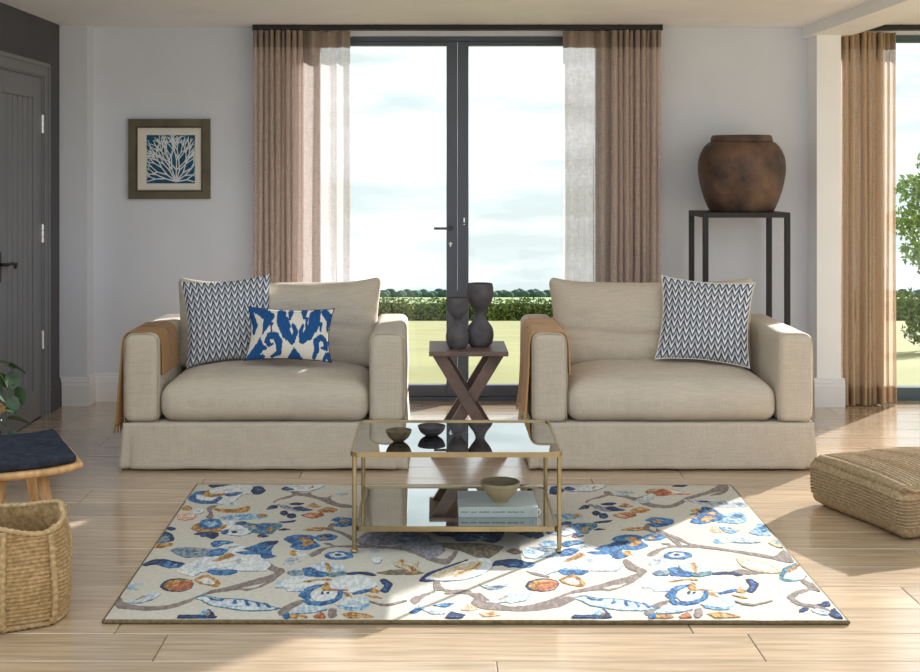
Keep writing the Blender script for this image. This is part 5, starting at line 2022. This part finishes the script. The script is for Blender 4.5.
t.links.new(r1.outputs['Color'], b.inputs['Base Color'])
bp = t.nodes.new('ShaderNodeBump')
bp.inputs['Strength'].default_value = 0.25
bp.inputs['Distance'].default_value = 0.006
n2 = t.nodes.new('ShaderNodeTexNoise')
n2.inputs['Scale'].default_value = 22
t.links.new(tcn.outputs['Object'], n2.inputs['Vector'])
t.links.new(n2.outputs['Fac'], bp.inputs['Height'])
t.links.new(bp.outputs['Normal'], b.inputs['Normal'])
JY = 8.245
jx = (741.5 - VX) * JY / FP
jar = empty('storage_jar', (jx, JY, JT))
P = spline([(r, 0, z) for r, z in [(0.200, 0), (0.212, 0.012), (0.238, 0.07), (0.264, 0.15), (0.281, 0.235), (0.285, 0.30), (0.277, 0.36), (0.252, 0.418), (0.222, 0.452), (0.200, 0.463)]], 5)
G().lathe([(p.x, p.z) for p in P], 56, (0, 0, 0)).build('body', jm, jar, True)
G().lathe([(0.192, 0.455), (0.201, 0.459), (0.203, 0.470), (0.196, 0.497), (0.190, 0.505), (0.180, 0.503), (0.178, 0.49), (0.176, 0.44)], 56).build('rim', jm, jar, True)
tag(jar, 'large round brown terracotta jar with a wide collar', 'jar')

# ================================================================== woven pouf
def jute(name, col, col2, sc=1.0):
    m = mk(name, col, rough=0.9, var=0.2, vscale=45 * sc, spec=0.1, col2=col2, bump=0.9, bscale=150 * sc, detail=3)
    return m


jute_m = jute('seagrass', (142, 120, 92), (178, 155, 124), 1.6)
PW, PH = 0.67, 0.235


def dp(p):
    x, y, z = p
    a, b_, c = x / (PW / 2), y / (PW / 2), z / (PH / 2)
    side = max(abs(a), abs(b_))
    row = 0.0042
    if abs(c) < 0.86 and side > 0.80:
        k = 1 + row * math.sin(z / 0.0145 * 2 * PI) / (PW / 2)
        blg = 1 + 0.030 * math.cos(c * PI / 2) - 0.02 * (1 if False else 0)
        x, y = x * k * blg, y * k * blg
    if c > 0.3:
        dome = max(0, 1 - a * a) * max(0, 1 - b_ * b_)
        z += 0.034 * dome + 0.0035 * math.sin(x / 0.021 * 2 * PI) * min(1, dome * 8)
    # slouch
    x += 0.014 * nz3((x, y, z), 4, 3)
    y += 0.014 * nz3((x, y, z), 4, 8)
    z += 0.008 * nz3((x, y, z), 5, 5) * (1 if c > -0.6 else 0)
    return (x, y, z)


v, f = soft_box(PW, PW, PH, 0.055, (130, 24, 70), dp)
pou = empty('floor_pouf', (2.224, 5.75, 0.0), math.radians(19.1))
zmin = min(a[2] for a in v)
mesh_obj('body', [(a[0], a[1], a[2] - zmin) for a in v], f, jute_m, pou, True)
braid_m = jute('seagrass_braid', (124, 102, 74), (166, 142, 108), 1.6)


def braid(g, pts, r, amp=0.004):
    out, rs = [], []
    for i, p in enumerate(pts):
        out.append(p)
        rs.append(r * (1 + 0.22 * math.sin(i * 2.1)))
    g.tube(out, rs, 7)


q = PW / 2 + 0.004
rr = 0.05
g = G()
ring = [(p[0], p[1], PH - 0.020 + 0.006 * math.sin(i * 0.9)) for i, p in enumerate(rrect(-q + 0.012, q - 0.012, -q + 0.012, q - 0.012, rr, 8))]
ring2 = []
for i in range(len(ring)):
    a, b_ = Vector(ring[i]), Vector(ring[(i + 1) % len(ring)])
    m_ = max(1, int((b_ - a).length / 0.008))
    for k in range(m_):
        ring2.append(a + (b_ - a) * k / m_)
g.tube(ring2, [0.008 * (1 + 0.25 * math.sin(i * 2.0)) for i in range(len(ring2))], 7, closed=True)
g.build('top_seam', braid_m, pou, True)
for sx_, sy_ in ((-1, -1), (1, -1), (1, 1), (-1, 1)):
    g = G()
    c_ = PW / 2 - 0.020
    braid(g, [Vector((sx_ * (c_ - 0.003), sy_ * (c_ - 0.003), 0.02 + (PH - 0.04) * k / 26)) + Vector((sx_, sy_, 0)) * 0.006 * math.sin(PI * k / 26) for k in range(27)], 0.007)
    g.build('corner_seam', braid_m, pou, True)
tag(pou, 'square woven seagrass floor pouf beside the rug', 'pouf')

# ================================================================== stool with split pad, basket, plant
stool_w = mk('pale_oak', (196, 152, 102), rough=0.5, var=0.10, vscale=6, stretch=(8, 1.5, 1.5), spec=0.4)
sl = empty('stool', (-1.709, 5.048, 0), math.radians(26))
v, f = soft_box(0.435, 0.60, 0.026, 0.012, (10, 12, 2), lambda p: (p[0] * (1 + 0.02 * math.cos(p[1] * 4)), p[1], p[2] + 0.020 * (abs(p[0]) / 0.217) ** 3))
mesh_obj('seat', [(a[0], a[1], a[2] + 0.420) for a in v], f, stool_w, sl, True)
pad_m = mk('charcoal_wool_pad', (50, 53, 62), rough=1.0, var=0.12, vscale=30, bump=0.5, bscale=120, spec=0.03)
for s in (-1, 1):
    def dpad(p, s=s):
        e_ = (1 - (p[0] / 0.2) ** 4) * (1 - (p[1] / 0.14) ** 4)
        return (p[0], p[1], p[2] + (0.012 * max(0, e_) if p[2] > 0 else 0) + 0.018 * (abs(p[0]) / 0.217) ** 3 + 0.003 * nz3(p, 12, s))
    v, f = soft_box(0.395, 0.268, 0.034, 0.014, (20, 14, 2), dpad)
    mesh_obj('seat_pad', [(a[0], a[1] + s * 0.139, a[2] + 0.4505) for a in v], f, pad_m, sl, True)
for sx_ in (-1, 1):
    for sy_ in (-1, 1):
        G().tube([(sx_ * 0.075, sy_ * 0.20, 0.410), (sx_ * 0.10, sy_ * 0.225, 0.24), (sx_ * 0.15, sy_ * 0.275, 0.0)], [0.021, 0.020, 0.013], 12).build('leg', stool_w, sl, True)
tag(sl, 'wooden stool with splayed legs and a charcoal split seat pad', 'stool')

# basket: soft square drum of braided jute
bas = empty('jute_basket', (-1.53, 4.47, 0), math.radians(22))
BR, BH = 0.195, 0.338
basket_m = jute('jute', (152, 124, 86), (198, 166, 122), 1.4)


def bplan(a, r):
    c, s_ = math.cos(a), math.sin(a)
    k = (abs(c) ** 3.2 + abs(s_) ** 3.2) ** (-1 / 3.2)
    return c * k * r, s_ * k * r


def bshell(r_off, amp):
    def fn(u, v):
        a = 2 * PI * u
        z = 0.006 + v * (BH + 0.012 * math.sin(a * 2 + 0.6) + 0.012 * math.cos(a * 3)) 
        z = max(0.004, z)
        bul = 1 + 0.07 * math.sin(min(1, v * 1.1) * PI) - 0.06 * v
        if v < 0.06:
            bul *= 0.97
        rr_ = BR * bul - r_off + amp * math.sin(z / 0.0135 * 2 * PI)
        rr_ += 0.008 * noise.noise(Vector((math.cos(a) * 2.5, math.sin(a) * 2.5, v * 4)))
        x_, y_ = bplan(a, rr_)
        return (x_, y_, z)
    return fn


g = G()
g.grid(140, 110, bshell(0, 0.0028))
g.grid(140, 40, bshell(0.016, 0.0), flip=True)
o1, o2 = bshell(0, 0), bshell(0.016, 0)
g.grid(140, 1, lambda u, v: o1(u, 1) if v < 0.5 else o2(u, 1))
g.build('body', basket_m, bas, True)
g = G()
ringp = [bplan(2 * PI * k / 90, BR * 0.92) for k in range(90)]
g.add([(x_, y_, 0.008) for x_, y_ in ringp], [tuple(range(90))])
g.build('base', basket_m, bas)
ropes = jute('jute_rope', (166, 138, 98), (206, 178, 136), 1.4)
for zz, rr_ in ((0.012, 0.011), (BH + 0.006, 0.010)):
    g = G()
    pts = []
    for k in range(170):
        u = k / 170
        p = bshell(0.005, 0)(u, zz / BH)
        pts.append(Vector((p[0], p[1], p[2] if zz > 0.1 else 0.013)))
    g.tube(pts, [rr_ * (1 + 0.18 * math.sin(i * 1.9)) for i in range(170)], 7, closed=True)
    g.build('rim_braid' if zz > 0.1 else 'base_braid', ropes, bas, True)
for a in (-0.95, -1.75, 0.25, 1.6, 2.6):
    g = G()
    pts = []
    for k in range(44):
        p = bshell(-0.006, 0)((a / (2 * PI)) % 1.0, 0.03 + 0.97 * k / 43)
        pts.append(p)
    g.tube(pts, [0.011 * (1 + 0.2 * math.sin(i * 1.8)) for i in range(44)], 7)
    g.build('seam', ropes, bas, True)
for a in (-0.95, 2.2):
    c0, c1 = bshell(0.004, 0)(((a - 0.28) / (2 * PI)) % 1, 1), bshell(0.004, 0)(((a + 0.28) / (2 * PI)) % 1, 1)
    c0, c1 = Vector(c0), Vector(c1)
    m_ = (c0 + c1) / 2
    inw = Vector((-m_.x, -m_.y, 0)).normalized() * 0.03
    pts = spline([c0 - Vector((0, 0, 0.05)), c0 + inw * 0.5 + Vector((0, 0, 0.0)), m_ + inw + Vector((0, 0, -0.03)), c1 + inw * 0.5, c1 - Vector((0, 0, 0.05))], 10)
    G().tube(pts, [0.009 * (1 + 0.2 * math.sin(i * 1.8)) for i in range(len(pts))], 7).build('handle', ropes, bas, True)
tag(bas, 'braided jute basket on the floor in front of the stool', 'basket')

# plant on a small wooden stand
PSX, PSY = -2.235, 6.0
ps = empty('plant_stand', (PSX, PSY, 0))
G().lathe([(0.145, 0.425), (0.150, 0.429), (0.150, 0.446), (0.146, 0.450)], 40).build('stand_top', stool_w, ps, auto=40)
for k in range(3):
    a = 2 * PI * k / 3 + 0.5
    G().tube([(0.08 * math.cos(a), 0.08 * math.sin(a), 0.425), (0.14 * math.cos(a), 0.14 * math.sin(a), 0)], [0.017, 0.011], 10).build('leg', stool_w, ps, True)
tag(ps, 'small round wooden plant stand in front of the grey door', 'plant stand')
pl = empty('trailing_plant', (PSX, PSY, 0.450))
G().lathe([(0.075, 0.0), (0.085, 0.01), (0.100, 0.07), (0.105, 0.12), (0.098, 0.12), (0.094, 0.1)], 36).build('pot', mk('cream_pot', (214, 206, 192), rough=0.6, var=0.04, vscale=10), pl, True)
G().lathe([(0.001, 0.1), (0.095, 0.1)], 24, closed_ends=False).build('soil', mk('soil', (58, 44, 34), rough=1.0, var=0.2, vscale=40), pl)
gl_m = mk('ivy_leaf', (34, 56, 36), rough=0.4, var=0.22, vscale=22, spec=0.45, col2=(78, 102, 68))
st_m = mk('ivy_stem', (96, 108, 60), rough=0.7, var=0.1)
lv = []
nL = 8
for j in range(nL + 1):
    t_ = j / nL
    w = 0.020 * math.sin(PI * min(1, t_ * 1.02)) ** 0.8 * (1.15 - 0.55 * t_) * 1.5
    for i in (-1, 0, 1):
        lv.append((i * w, t_ * 0.072, -0.018 * t_ * t_ + (0.006 * abs(i))))
lf = []
for j in range(nL):
    for i in range(2):
        q_ = j * 3 + i
        lf.append((q_, q_ + 1, q_ + 4, q_ + 3))
leaf_me = bpy.data.meshes.new('leaf')
leaf_me.from_pydata(lv, [], lf)
leaf_me.materials.append(gl_m)
leaf_me.polygons.foreach_set('use_smooth', [True] * len(leaf_me.polygons))
rng = random.Random(12)
vines = [[(0.06, 0, 0.10), (0.12, -0.02, 0.17), (0.16, -0.03, 0.14), (0.185, -0.04, 0.06), (0.175, -0.03, -0.05), (0.20, -0.03, -0.14)],
         [(0.05, -0.05, 0.10), (0.10, -0.12, 0.14), (0.13, -0.16, 0.06), (0.15, -0.17, -0.03), (0.14, -0.16, -0.09)],
         [(0.04, 0.03, 0.10), (0.08, 0.02, 0.20), (0.14, 0.02, 0.215), (0.19, 0.01, 0.17), (0.215, 0, 0.10)],
         [(0.0, -0.05, 0.10), (-0.05, -0.10, 0.18), (-0.10, -0.14, 0.10), (-0.12, -0.16, 0.0)],
         [(-0.03, 0.05, 0.10), (-0.08, 0.1, 0.18), (-0.12, 0.14, 0.1)]]
for vn in vines:
    P = spline(vn, 6)
    G().tube(P, 0.0022, 6).build('stem', st_m, pl, True)
    for i in range(3, len(P), 3):
        for rep in range(1):
            o = bpy.data.objects.new('leaf', leaf_me)
            COL.objects.link(o)
            o.parent = pl
            o.location = P[i]
            s_ = rng.uniform(1.0, 1.6)
            o.scale = (s_, s_, s_)
            o.rotation_euler = (rng.uniform(-1.3, 0.0), rng.uniform(-0.6, 0.6), rng.uniform(-2.6, 0.4))
tag(pl, 'trailing green plant in a cream pot at the left edge', 'plant')
